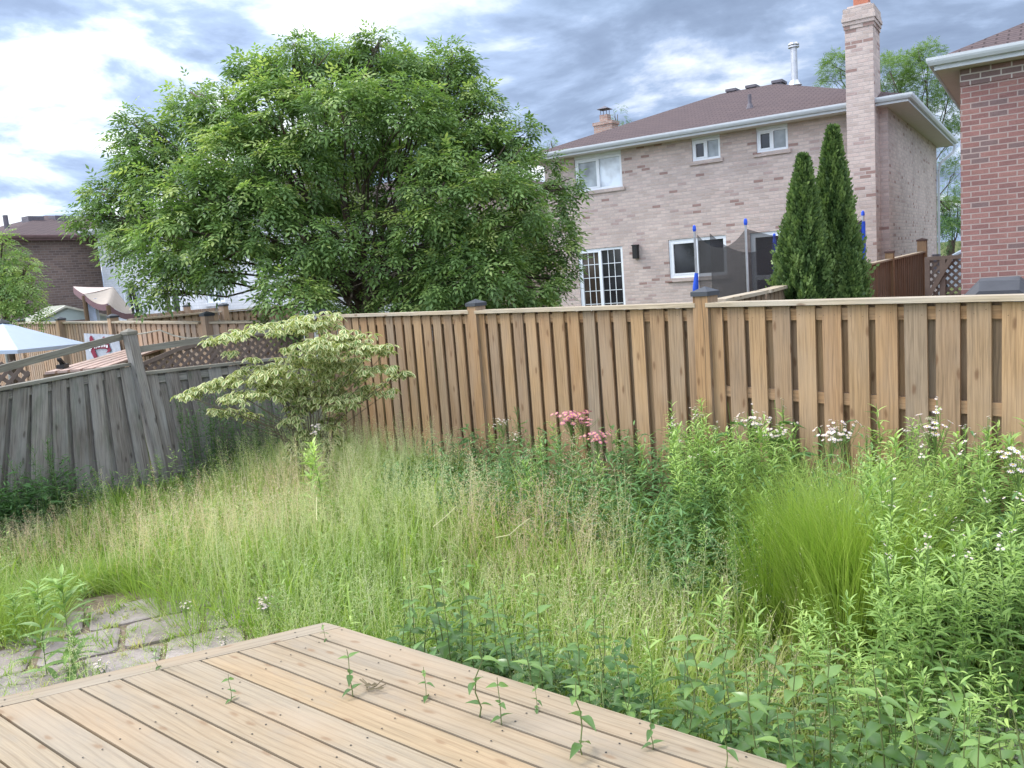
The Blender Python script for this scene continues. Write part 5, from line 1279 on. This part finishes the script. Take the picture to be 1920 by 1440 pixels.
def dens(P):
    d = .42+.42*vnoise(P, .8, 7)+.5*gauss(P, gp(860, 1010), 1.5)-.7*gauss(P, gp(1590, 1215), .35)
    fF = (P-posts_[0])@fn; right = ((P-posts_[1])@fd > .1)&(fF < 1.5); d = np.where(right, d*.10, d); d = d*np.where(((P-PB)@ln_ < .9)&(P[:, 1] < 10), .25, 1)
    return rng.uniform(0, 1, len(P)) < d
parts = seedheads(44000, hmul=(.95, 1.7), keep=dens)+seedheads(12000, hmul=(.9, 1.45), keep=lambda P: gauss(P, gp(1590, 1215), .3) > .45)
V, Fc, TT = merge(parts)
tag(mkobj('grass_seedheads', np_mesh('grass_seedheads', V, Fc, M['seed'], tint=np.clip(TT, 0, 1))), 'hazy pale seedheads standing above the meadow grass', 'grass', kind='stuff')
print('seed faces', sum(len(f) for f in Fc))

# ------------------------------------------------------------------ weeds, each with stem, leaves and flowers
LANCE = leaf_big(w=.21, droop=.30, n=5, fold=.03, ovate=.5); OVAL = leaf_big(w=.50, droop=.30, n=6, fold=.07); BROAD = leaf_big(w=.42, droop=.35, n=6, fold=.08)
def stem_pts(h, lean, n=6):
    a = random.uniform(0, 2*pi); d = A([cos(a), sin(a), 0])*lean; w = A([random.gauss(0, .012), random.gauss(0, .012), 0])
    return [UP*h*i/(n-1)+d*h*(i/(n-1))**2+w*math.sin(i*1.9)*(i > 0) for i in range(n)]
def along(pts, t):
    x = t*(len(pts)-1); i = min(int(x), len(pts)-2); return lerp(pts[i], pts[i+1], x-i)
def leafset(pts, ts, az, L, el, tpl, tint, rs=.12):
    P = A([along(pts, t) for t in ts]); az = A(az); el = A(el); D = np.stack([np.cos(az)*np.cos(el), np.sin(az)*np.cos(el), np.sin(el)], 1); Nn = np.stack([-np.cos(az)*np.sin(el), -np.sin(az)*np.sin(el), np.cos(el)], 1)+rng.normal(0, rs, (len(ts), 3))
    return inst(tpl[0], tpl[1], frames(D, Nn), P, A(L), np.clip(A(tint)+rng.normal(0, .07, len(ts)), 0, 1))
def daisy(mbp, mbc, p, r, nrm):
    n = 9; x = unit(np.cross(nrm, A([.3, .9, .2]))); y = np.cross(nrm, x)
    for k in range(n):
        a = 2*pi*k/n; a1 = a+.30; a0 = a-.30; d = lambda an, rr: p+(x*cos(an)+y*sin(an))*rr
        mbp.poly([p+nrm*.001, d(a0, r*.6)+nrm*.001, d(a, r), d(a1, r*.6)+nrm*.001])
    mbc.poly([p+nrm*.002+(x*cos(2*pi*k/6)+y*sin(2*pi*k/6))*r*.33 for k in range(6)])
def plant(kind, h, seed, flower=None, tint=0, big=1.0, dense=1.0):
    """returns the list of (part name, mesh) of one plant of height h"""
    random.seed(seed); pts = stem_pts(h, random.uniform(.02, .12)); out = []
    sm = MB(); r0 = .0045 if h > .5 else .0028
    sm.tube(pts, list(np.linspace(r0, .0016, len(pts))), 5, caps=False)
    G = []
    ga = 2.4
    if kind == 'aster':
        n = int(h*46*dense); ts = [.10+.88*(i/n)**.9 for i in range(n)]; az = [i*ga+random.gauss(0, .3) for i in range(n)]
        G.append(leafset(pts, ts, az, [(.105-.055*t)*random.uniform(.75, 1.25)*big for t in ts], [.15+.75*t+random.gauss(0, .2) for t in ts], LANCE, [.25+tint+.75*max(0, t-.45) for t in ts]))
        for k in range(int(3*h+1)):       # side shoots near the top
            t0 = random.uniform(.55, .9); b = along(pts, t0); a = random.uniform(0, 2*pi); e = b+A([cos(a)*.06, sin(a)*.06, .11])*random.uniform(.7, 1.4)*h; sp_ = [b, lerp(b, e, .5)-UP*.01, e]
            sm.tube(sp_, [.002, .0016, .001], 4, caps=False); m_ = 10
            G.append(leafset(sp_, [.2+.8*i/m_ for i in range(m_)], [i*ga for i in range(m_)], [.045*random.uniform(.7, 1.2)*big]*m_, [.5+random.gauss(0, .2)]*m_, LANCE, [.62+tint]*m_))
    elif kind == 'wort':
        n = max(2, int(h/.085)); 
        for i in range(n):
            t = (i+.8)/(n+.4); a = i*1.57+random.gauss(0, .3); s_ = (1-.45*abs(t-.45))*random.uniform(.8, 1.15)*.105*big
            if t > .85: s_ *= .55
            G.append(leafset(pts, [t, t], [a, a+pi], [s_, s_*random.uniform(.85, 1.1)], [random.gauss(.22, .18), random.gauss(.22, .18)], OVAL, [.35+tint+.35*(t > .8)]*2, .2))
    elif kind == 'broad':
        n = int(9*dense); ts = [.12+.8*i/n for i in range(n)]
        G.append(leafset(pts, ts, [i*ga+random.gauss(0, .3) for i in range(n)], [(.30-.15*t)*random.uniform(.8, 1.2)*big for t in ts], [.35+random.gauss(0, .2) for t in ts], BROAD, [.45+tint]*n, .3))
    elif kind == 'flea':
        n = int(h*26); ts = [.05+.85*(i/n) for i in range(n)]
        G.append(leafset(pts, ts, [i*ga for i in range(n)], [(.075-.05*t)*random.uniform(.8, 1.2) for t in ts], [.7+random.gauss(0, .15) for t in ts], LANCE, [.4+tint]*n))
    if flower:
        fp = MB(); fc_ = MB(); top = pts[-1]
        for k in range(flower[1]):
            a = random.uniform(0, 2*pi); rr = flower[2]*random.uniform(.1, 1); e = top+A([cos(a)*rr, sin(a)*rr, random.uniform(-.02, .06)]); b = along(pts, random.uniform(.8, .97))
            sm.tube([b, lerp(b, e, .6)-UP*.008, e], .0011, 4, caps=False); daisy(fp, fc_, e, flower[3], unit(A([cos(a)*.5, sin(a)*.5-.35, 1])))
    me = sm.build('stem', M['stem'] if kind != 'wort' else M['stemred'], None).data; 
    ob = [o for o in COL.objects if o.data == me][0]; bpy.data.objects.remove(ob); out.append(('stem', me))
    V, Fc, TT = merge(G); mt_ = {'aster': 'aster', 'wort': 'wort', 'broad': 'dark_leaf', 'flea': 'aster'}[kind]
    if tint < -.1 and kind == 'aster': mt_ = 'dark_leaf'
    out.append(('leaves', np_mesh('leaves', V, Fc, M[mt_], tint=np.clip(TT, 0, 1))))
    if flower:
        base_n = fp.n; fp.v += fc_.v; fp.f += [[i+base_n for i in f] for f in fc_.f]; fp.uv += fc_.uv; fp.m += [1]*len(fc_.f); fp.n += fc_.n
        o = fp.build('flowers', [M[flower[0]], M['yellow']], None); me = o.data; bpy.data.objects.remove(o); out.append(('flowers', me))
    return out
def put(name, parts, loc, label, cat, group, rz=None, sc=1.0):
    r = thing(name, label, cat, (loc[0], loc[1], loc[2] if len(loc) > 2 else 0), random.uniform(0, 2*pi) if rz is None else rz, group)
    r.scale = (sc, sc, sc)
    for nm, me in parts:
        o = bpy.data.objects.new(nm, me); COL.objects.link(o); o.parent = r
    return r
random.seed(3)
AST = [plant('aster', 1.0, 10+i, big=(1.3, 1.0, 1.55, 1.2, 1.4, .9)[i], tint=(.12, .22, -.02, .05, .17, -.05)[i], dense=(1, 1.1, .75, .9, .85, 1.2)[i]) for i in range(6)]; ASTF = [plant('aster', 1.0, 30+i, big=1.2, tint=.08, flower= ('petal', 5, .05, .009)) for i in range(3)]
ASTD = [plant('aster', 1.0, 50+i, tint=-.2, dense=.8) for i in range(3)]
WOR = [plant('wort', .8, 70+i) for i in range(5)]; SEED = [plant('wort', .26, 90+i, big=.62) for i in range(4)]
FLE = [plant('flea', .6, 110+i, ('petal', 20, .055, .013)) for i in range(3)]; PNK = [plant('flea', .8, 130+i, ('pink', 62, .14, .017)) for i in range(2)]; PNK2 = [plant('flea', .8, 140+i, ('petal', 40, .10, .0105)) for i in range(2)]
BRO = [plant('broad', .9, 150+i) for i in range(3)]
random.seed(5)
def at_top(px, py, dist): p = ond(px, py, dist); return (p[0], p[1], 0), p[2]
def scatter(region, n, mind=.12, ok=None):
    """region: (px0, px1, d0, d1)"""
    out = []; tries = 0
    while len(out) < n and tries < 8000:
        tries += 1; px = random.uniform(region[0], region[1]); d = random.uniform(region[2], region[3]); p = ond(px, 900, d); p = A([p[0], p[1], 0])
        if not in_yard(p[None], .12)[0] or patio_near(p[None])[0]: continue
        if ok and not ok(p): continue
        if any((p[0]-q[0])**2+(p[1]-q[1])**2 < mind**2 for q in out): continue
        out.append(p)
    return out
for p in scatter((1640, 2120, 3.2, 5.6), 140, .09):
    put('leafy_weed', random.choice(AST+ASTF), p, 'tall yellow-green leafy weed in the dense stand at the right end of the fence', 'weed', 'bright leafy weeds in the dense right-hand stand', sc=random.uniform(.82, 1.12)*(1.06 if p[1] > 4.2 else .92))
for p in scatter((1270, 1500, 5.4, 6.9), 58, .10):
    put('leafy_weed', random.choice(AST+ASTF), p, 'bright green leafy weed in the clump before the thick fence post with the cracked face', 'weed', 'leafy weeds clumped before the right-hand post', sc=random.uniform(.8, 1.12))
for p in scatter((1500, 1680, 4.9, 5.9), 12, .15):
    put('leafy_weed', random.choice(AST+ASTF), p, 'leafy weed with small white flowers between the two bright stands', 'weed', 'leafy weeds between the two bright stands', sc=random.uniform(.7, .95))
for p in scatter((930, 1290, 6.3, 8.8), 30, .2, ok=lambda p: (p-posts_[0])@fn < 1.5):
    put('leafy_weed', random.choice(ASTD+AST), p, 'leafy green weed in the low band under the middle fence panel', 'weed', 'leafy weeds under the middle fence panel', sc=random.uniform(.6, .9))
for p in scatter((1290, 1640, 4.3, 6.2), 34, .17, ok=lambda p: (p-posts_[0])@fn < 1.7):
    put('leafy_weed', random.choice(ASTD+AST), p, 'leafy weed in front of the bright clump, right of the yard centre', 'weed', 'leafy weeds in front of the bright clump', sc=random.uniform(.55, .85))
for i, p in enumerate(scatter((345, 520, 8.2, 10.2), 22, .13, ok=lambda p: (p-PB)@rn < .75)):
    put('leafy_weed', random.choice(ASTD), p, 'dusky green leafy stem against the weathered fence below the variegated shrub', 'weed', 'dusky leafy stems at the weathered fence', sc=random.uniform(.7, 1.15))
for i, p in enumerate(scatter((-60, 110, 7.4, 9.2), 22, .13, ok=lambda p: (p-PB)@ln_ < .8)):
    put('leafy_weed', random.choice(ASTD+BRO), p, 'dark leafy weed crowded at the left foot of the weathered fence', 'weed', 'dark leafy weeds at the left foot of the weathered fence', sc=random.uniform(.5, .95))
for i, p in enumerate(scatter((120, 320, 8.4, 9.9), 12, .14, ok=lambda p: (p-PB)@ln_ < .8)):
    put('leafy_weed', random.choice(AST+ASTD), p, 'short green weed at the base of the leaning grey fence post', 'weed', 'short weeds at the base of the grey post', sc=random.uniform(.3, .5))
edge = 0
for k in range(95):
    t = .15+4.2*(k/95)+random.uniform(-.04, .04); w = -abs(random.gauss(.12, .28))-.06; p = K2+dd*t+perp*w; p = A([p[0], p[1], 0])
    hh = random.uniform(.75, 1.1) if w > -.45 else random.uniform(.55, .85)
    hh *= (.95 if t > .9 else .9)
    put('glossy_vine', random.choice(WOR), p, 'upright vine with paired glossy oval leaves crowding the right edge of the deck', 'plant', 'glossy-leaved vines along the deck edge', sc=hh*random.uniform(.95, 1.15))
for p in scatter((1300, 1990, 2.3, 3.4), 42, .14):
    put('glossy_vine', random.choice(WOR), p, 'vine with glossy oval leaves in the lower right corner of the yard', 'plant', 'glossy-leaved vines in the lower right', sc=random.uniform(.5, .9))
for p in scatter((1500, 2000, 2.4, 3.9), 26, .17):
    put('leafy_weed', random.choice(AST), p, 'narrow-leaved green weed among the vines in the lower right', 'weed', 'narrow-leaved weeds in the lower right', sc=random.uniform(.5, .8))
LW = [plant('aster', .8, 170+i, big=1.45, dense=.75, tint=.05) for i in range(3)]
for (lab, x, y, d) in (('tall light green lance-leaved weed, left one of the two beside the tussock', 1338, 1090, 3.55), ('tall light green lance-leaved weed, right one of the two beside the tussock', 1418, 1120, 3.45),
                       ('lance-leaved weed beside the deck with pale tips, well left of the tussock', 1225, 1180, 3.3), ('light green lance-leaved weed near the right bottom corner', 1830, 1245, 2.75)):
    l, h = at_top(x, y, d); put('lance_leaved_weed', random.choice(LW), l, lab, 'weed', None, sc=h/.8)
l, h = at_top(572, 828, 7.2); put('lance_leaved_weed', plant('aster', .8, 181, tint=.35, dense=1.6, big=1.7), l, 'bright light-green leafy weed standing alone below the variegated shrub', 'weed', None, sc=h/.8)
l, h = at_top(592, 834, 7.15); put('lance_leaved_weed', plant('aster', .8, 182, tint=.35, dense=1.6, big=1.7), l, 'second bright light-green weed just right of the lone one under the variegated shrub', 'weed', None, sc=h/.8)
PL = [plant('aster', .8, 190+i, big=2.7, dense=.75, tint=.0) for i in range(3)]
for k, (lab, x, y, d) in enumerate((('large weed with long drooping leaves on the patio, tallest of its clump', 108, 1075, 4.6), ('arching long-leaved weed at the left edge of the patio', 62, 1100, 4.7), ('dark drooping weed closest to the deck on the patio', 128, 1180, 4.55),
                       ('long-leaved weed at the far left edge over the patio', 20, 1110, 5.2), ('long-leaved weed behind the tallest patio weed', 150, 1100, 5.5))):
    l, h = at_top(x, y, d); put('patio_weed', PL[k % 3], l, lab, 'weed', None, sc=max(.4, h/.8))
for k, (lab, x, y, d, tpl, H) in enumerate((('pale pink flowering stem at the meadow edge by the patio', 352, 1130, 4.75, FLE, .6), ('pale flowering stem, left of the pair near the deck corner', 482, 1130, 4.45, FLE, .6), ('pale flowering stem, right of the pair near the deck corner', 512, 1118, 4.5, FLE, .6),
        ('low pale flowers against the deck border', 430, 1188, 4.3, FLE, .6), ('pale pink flowers bending over the deck border beside the patio', 210, 1238, 3.9, FLE, .6),
        ('pale pink flower cluster left of the deep pink ones at the fence', 945, 790, 7.6, PNK2, .8), ('second pale pink cluster, lower and left at the fence', 968, 812, 7.5, PNK2, .8), ('deep pink flower cluster against the middle fence panel', 1065, 778, 7.0, PNK, .8), ('deep pink flowers just right of the first deep pink cluster', 1098, 782, 6.9, PNK, .8),
        ('pale pink flower head under the deep pink ones', 1112, 815, 6.6, PNK, .8), ('small pale flowers behind the lone bright weed', 600, 805, 8.3, FLE, .6),
        ('white flower cluster in the bright clump at the right-hand post', 1395, 785, 5.9, PNK2, .8), ('white flower cluster right of the bright clump', 1430, 805, 5.8, PNK2, .8), ('broad white flower head, left one, before the right fence panel', 1540, 812, 5.3, PNK2, .8), ('broad white flower head, right one, before the right fence panel', 1588, 806, 5.2, PNK2, .8),
        ('white-flowered stem near the right edge, left one', 1745, 790, 4.8, FLE, .6), ('white-flowered stem near the right edge, right one', 1880, 860, 4.2, FLE, .6))):
    l, h = at_top(x, y, d); put('flowering_weed', random.choice(tpl), l, lab, 'flower', None, sc=max(.3, h-.03)/H)
for k, (lab, x, y, d) in enumerate((('dark broad-leaved weed against the cedar fence right of the pink flowers', 1150, 765, 7.3), ('large jagged-leaved plant behind the bright clump by the fence', 1450, 745, 6.0), ('broad dark leaves right of the jagged-leaved plant', 1490, 790, 5.8), ('broad dark leaves between the clump and the right-hand post', 1370, 750, 6.4), ('dark broad-leaved weed at the foot of the first tall fence post', 880, 775, 9.0))):
    l, h = at_top(x, y, d); put('broad_leaved_weed', BRO[k % 3], l, lab, 'weed', None, sc=h/.9)
# seedlings in the gaps of the deck: snapped to the nearest gap
for k, (x, y, s_) in enumerate(((452, 1306, .55), (668, 1300, .85), (802, 1306, .6), (902, 1338, 1.15), (948, 1352, .8), (1009, 1330, .5), (1100, 1405, 1.1), (615, 1198, .45), (300, 1250, .5), (1235, 1392, .7), (1380, 1430, .75))):
    p = onz(x, y, DZ); w = (p-K2)@perp; i = max(0, round((w-BW-gap/2)/(BW+gap))); p = p+perp*((i+1)*(BW+gap)-gap/2-w)
    names = ('with a single slim stem near the left border', 'with upright stem in the deck centre', 'with a curled tip right of the centre one', 'tallest, with two broad leaf pairs', 'right behind the tallest one', 'low one near the right border', 'tall one nearest the bottom right of the deck', 'tiny one at the clipped corner', 'leaning over the left border', 'half over the right border', 'at the bottom end of the right border')
    put('deck_seedling', SEED[k % 4], (p[0], p[1], DZ-.03), 'seedling in a deck gap, '+names[k], 'seedling', 'seedlings in the deck gaps', sc=s_*1.05)
mb = MB(); p = onz(688, 1293, DZ+.008); 
for k in range(5):
    a = random.uniform(-.6, 2.4); mb.tube([p, p+A([cos(a)*.04, sin(a)*.04, .004]), p+A([cos(a+.3)*.08, sin(a+.3)*.08, .012])], .0022, 5)
for k in range(4):
    q = p+A([random.gauss(.03, .02), random.gauss(.02, .02), .008]); mb.poly([q, q+A([.02, .006, .01]), q+A([.035, 0, .002]), q+A([.018, -.01, 0])])
tag(mb.build('dry_twig', plain('dry_twig', (.14, .11, .06))), 'small dry twig lying on the deck beside the centre seedling', 'twig')
# tufts between the slabs
def tuft_mesh(n, h, seed, tint):
    r = np.random.default_rng(seed); P = np.c_[r.normal(0, .025, (n, 2)), np.zeros(n)]; th = r.uniform(0, 2*pi, n); ln = r.uniform(.2, 1.1, n)
    V, Fc, TT = inst(*BLADE, frames(unit(np.stack([np.cos(th)*ln, np.sin(th)*ln, np.ones(n)], 1)), np.stack([np.cos(th), np.sin(th), np.zeros(n)], 1)), P, np.stack([np.full(n, .006), h*r.uniform(.5, 1.2, n), h*np.ones(n)], 1), np.clip(r.normal(tint, .15, n), 0, 1))
    return [('blades', np_mesh('blades', V, Fc, M['grass'], tint=TT))]
TF = [tuft_mesh(26, .09, 1, .4), tuft_mesh(34, .06, 2, .75), tuft_mesh(20, .12, 3, .35), tuft_mesh(24, .07, 4, .95)]
for k, (x, y) in enumerate(((170, 1165), (205, 1178), (240, 1200), (262, 1215), (320, 1200), (345, 1195), (180, 1205), (150, 1225), (285, 1222), (60, 1260), (20, 1290), (90, 1290), (130, 1260), (235, 1160), (215, 1150), (300, 1165), (370, 1215), (30, 1225), (200, 1215), (110, 1200), (125, 1240), (160, 1250), (175, 1275), (228, 1235), (255, 1185), (270, 1250), (310, 1225), (330, 1180), (50, 1245), (75, 1275), (10, 1270), (195, 1150), (222, 1140), (252, 1145), (275, 1195), (345, 1215), (385, 1200))):
    p = onz(x, y, .02); put('slab_weed', TF[k % 4], p, 'small green or dry tuft growing in the joints of the patio slabs', 'weed', 'tufts in the patio joints', sc=random.uniform(.7, 1.3))
# arching long grass at the patio edge
parts = []
for k in range(16):
    x = 20+k*24; y = (1205, 1185, 1150, 1135, 1125, 1112, 1105, 1102, 1100, 1108, 1118, 1130, 1145, 1165, 1185, 1205)[k]; g_ = gp(x, y); parts.append(tussock(g_, .12, 110, .30, .42, 1.1))
for k in range(14): parts.append(tussock(gp(random.uniform(-90, 95), random.uniform(1150, 1215)), .14, 160, random.uniform(.3, .42), .5, .9))
V, Fc, TT = merge(parts); tag(mkobj('edge_grass', np_mesh('edge_grass', V, Fc, M['grass'], tint=TT)), 'long arching grass overhanging the patio edge', 'grass', kind='stuff')
# leafy undergrowth beneath the tall weeds : leafy stems too many to count
def leafy_mass(n, msk, hmax, L=(.05, .10), tint=.4, tpl=None):
    P = sample(n); P = P[msk(P)]; n = len(P); hm = hmax(P)
    k = 15; t = np.tile((np.arange(k)+.7)/k, n); Q = np.repeat(P, k, 0); hh = np.repeat(hm*rng.uniform(.6, 1.15, n), k); ln = np.repeat(rng.normal(0, .10, (n, 2)), k, 0)
    az = np.tile(np.arange(k)*2.4, n)+np.repeat(rng.uniform(0, 6, n), k)+rng.normal(0, .3, n*k); Q = Q+np.c_[ln*(t*hh)[:, None], t*hh]
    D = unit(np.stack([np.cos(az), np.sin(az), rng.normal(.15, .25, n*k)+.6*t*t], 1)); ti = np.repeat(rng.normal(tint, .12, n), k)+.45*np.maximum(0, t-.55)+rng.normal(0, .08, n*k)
    return inst(*(tpl or LANCE), frames(D, unit(A([0, 0, 1.])+rng.normal(0, .25, (n*k, 3)))), Q, rng.uniform(*L, n*k)*(1.15-.4*t), np.clip(ti, 0, 1))
dFf = lambda P: (P-posts_[0])@fn; alo = lambda P: (P-posts_[1])@fd
bandm = lambda P: (alo(P) > -.1)&(dFf(P) < 1.55+.3*vnoise(P, .6, 4))&(gauss(P, gp(1590, 1215), .3) < .5)
g1 = leafy_mass(22000, bandm, lambda P: (.47+.085*np.clip(alo(P), 0, 4)+.10*vnoise(P, .5, 6)+.08*(dFf(P) < .8))*np.clip((1.9-dFf(P))/.6, .5, 1), L=(.06, .12), tint=.45)
g2 = leafy_mass(9000, lambda P: ((P-PB)@ln_ < .55)&((P-PB)@rn > 0)&(P[:, 1] < 9.4), lambda P: .28+.14*vnoise(P, .5, 6), tint=.3)
g3 = leafy_mass(16000, lambda P: ((P-K2)@perp > -.65)&((P-K2)@dd > .1), lambda P: .42+.10*vnoise(P, .5, 6), L=(.06, .11), tint=.45, tpl=OVAL)
g4 = leafy_mass(16000, lambda P: (gauss(P, gp(1900, 1300), .75) > .35), lambda P: .5+.12*vnoise(P, .4, 6), tint=.6)
g5 = leafy_mass(30000, lambda P: ((P-PB)@ln_ < .75+.2*vnoise(P, .4, 3))&((P-PB)@dl > 1.05+.2*vnoise(P, .3, 2)), lambda P: .55+.2*vnoise(P, .4, 6), L=(.07, .13), tint=.3)
g7 = leafy_mass(30000, lambda P: ((P-PB)@rn < .55)&((P-PB)@dRm > .35)&((P-PB)@dRm < 1.75), lambda P: .85+.35*vnoise(P, .35, 8), L=(.05, .10), tint=.3)
V, Fc, TT = merge([g1, g2, g3, g5, g7])
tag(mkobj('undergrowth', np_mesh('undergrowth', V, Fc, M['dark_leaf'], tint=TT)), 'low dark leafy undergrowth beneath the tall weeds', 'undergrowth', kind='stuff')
g6 = leafy_mass(2600, lambda P: ~patio_near(P)&(dFf(P) > 1.2)&(vnoise(P, .7, 11) > .1), lambda P: .38+.1*vnoise(P, .4, 2), L=(.04, .09), tint=.45)
V, Fc, TT = merge([g4, g6])
tag(mkobj('bright_undergrowth', np_mesh('bright_undergrowth', V, Fc, M['aster'], tint=TT)), 'low bright leafy growth along the right edge and scattered through the meadow', 'undergrowth', kind='stuff')
print('undergrowth', sum(len(q[1][0]) for q in (g1, g2, g3, g4)))
# bent straw stalks lying over the meadow
M['straw'] = plain('straw', (.55, .52, .28))
for k, (pts_) in enumerate((((812, 988), (840, 965), (855, 950)), ((930, 1008), (955, 1003), (975, 985), (993, 972)), ((594, 975), (593, 955), (594, 932)), ((1645, 1290), (1665, 1325), (1670, 1345)))):
    mb = MB(); zz = .50 if k < 3 else .4; P_ = [onz(x, y, zz+.05*i) for i, (x, y) in enumerate(pts_)]; mb.tube(P_, .0028, 5)
    tag(mb.build('straw_stalk', M['straw']), ('pale bent straw stalk left of the tan patch', 'pale hooked straw stalk in the middle of the meadow', 'upright pale straw stalk below the lone bright weed', 'straw stalk in the dry hollow below the tussock')[k], 'stalk')
# stones at the lower right
M['stone'] = plain('pale_stone', (.48, .44, .40), .85, var=.2, sc=9)
for k, (x, y, s_) in enumerate(((1890, 1340, .13), (1905, 1405, .16), (1860, 1362, .09))):
    p = onz(x, y, .05); mb = MB(); n1_, n2_ = 8, 5; ringp = []
    for j in range(n2_+1):
        ph = -pi/2+pi*j/n2_; ringp.append([p+A([cos(2*pi*i/n1_)*cos(ph)*s_*(1+.2*sin(i*2.3+k)), sin(2*pi*i/n1_)*cos(ph)*s_*.8*(1+.15*cos(i*3.1)), sin(ph)*s_*.5]) for i in range(n1_)])
    for j in range(n2_):
        for i in range(n1_): mb.poly([ringp[j][i], ringp[j][(i+1) % n1_], ringp[j+1][(i+1) % n1_], ringp[j+1][i]])
    tag(mb.build('pale_stone', M['stone'], weld=True), ('pale stone among the vines at the right edge, upper one', 'pale stone in the bottom right corner, largest', 'small pale stone left of the others in the bottom right')[k], 'stone')
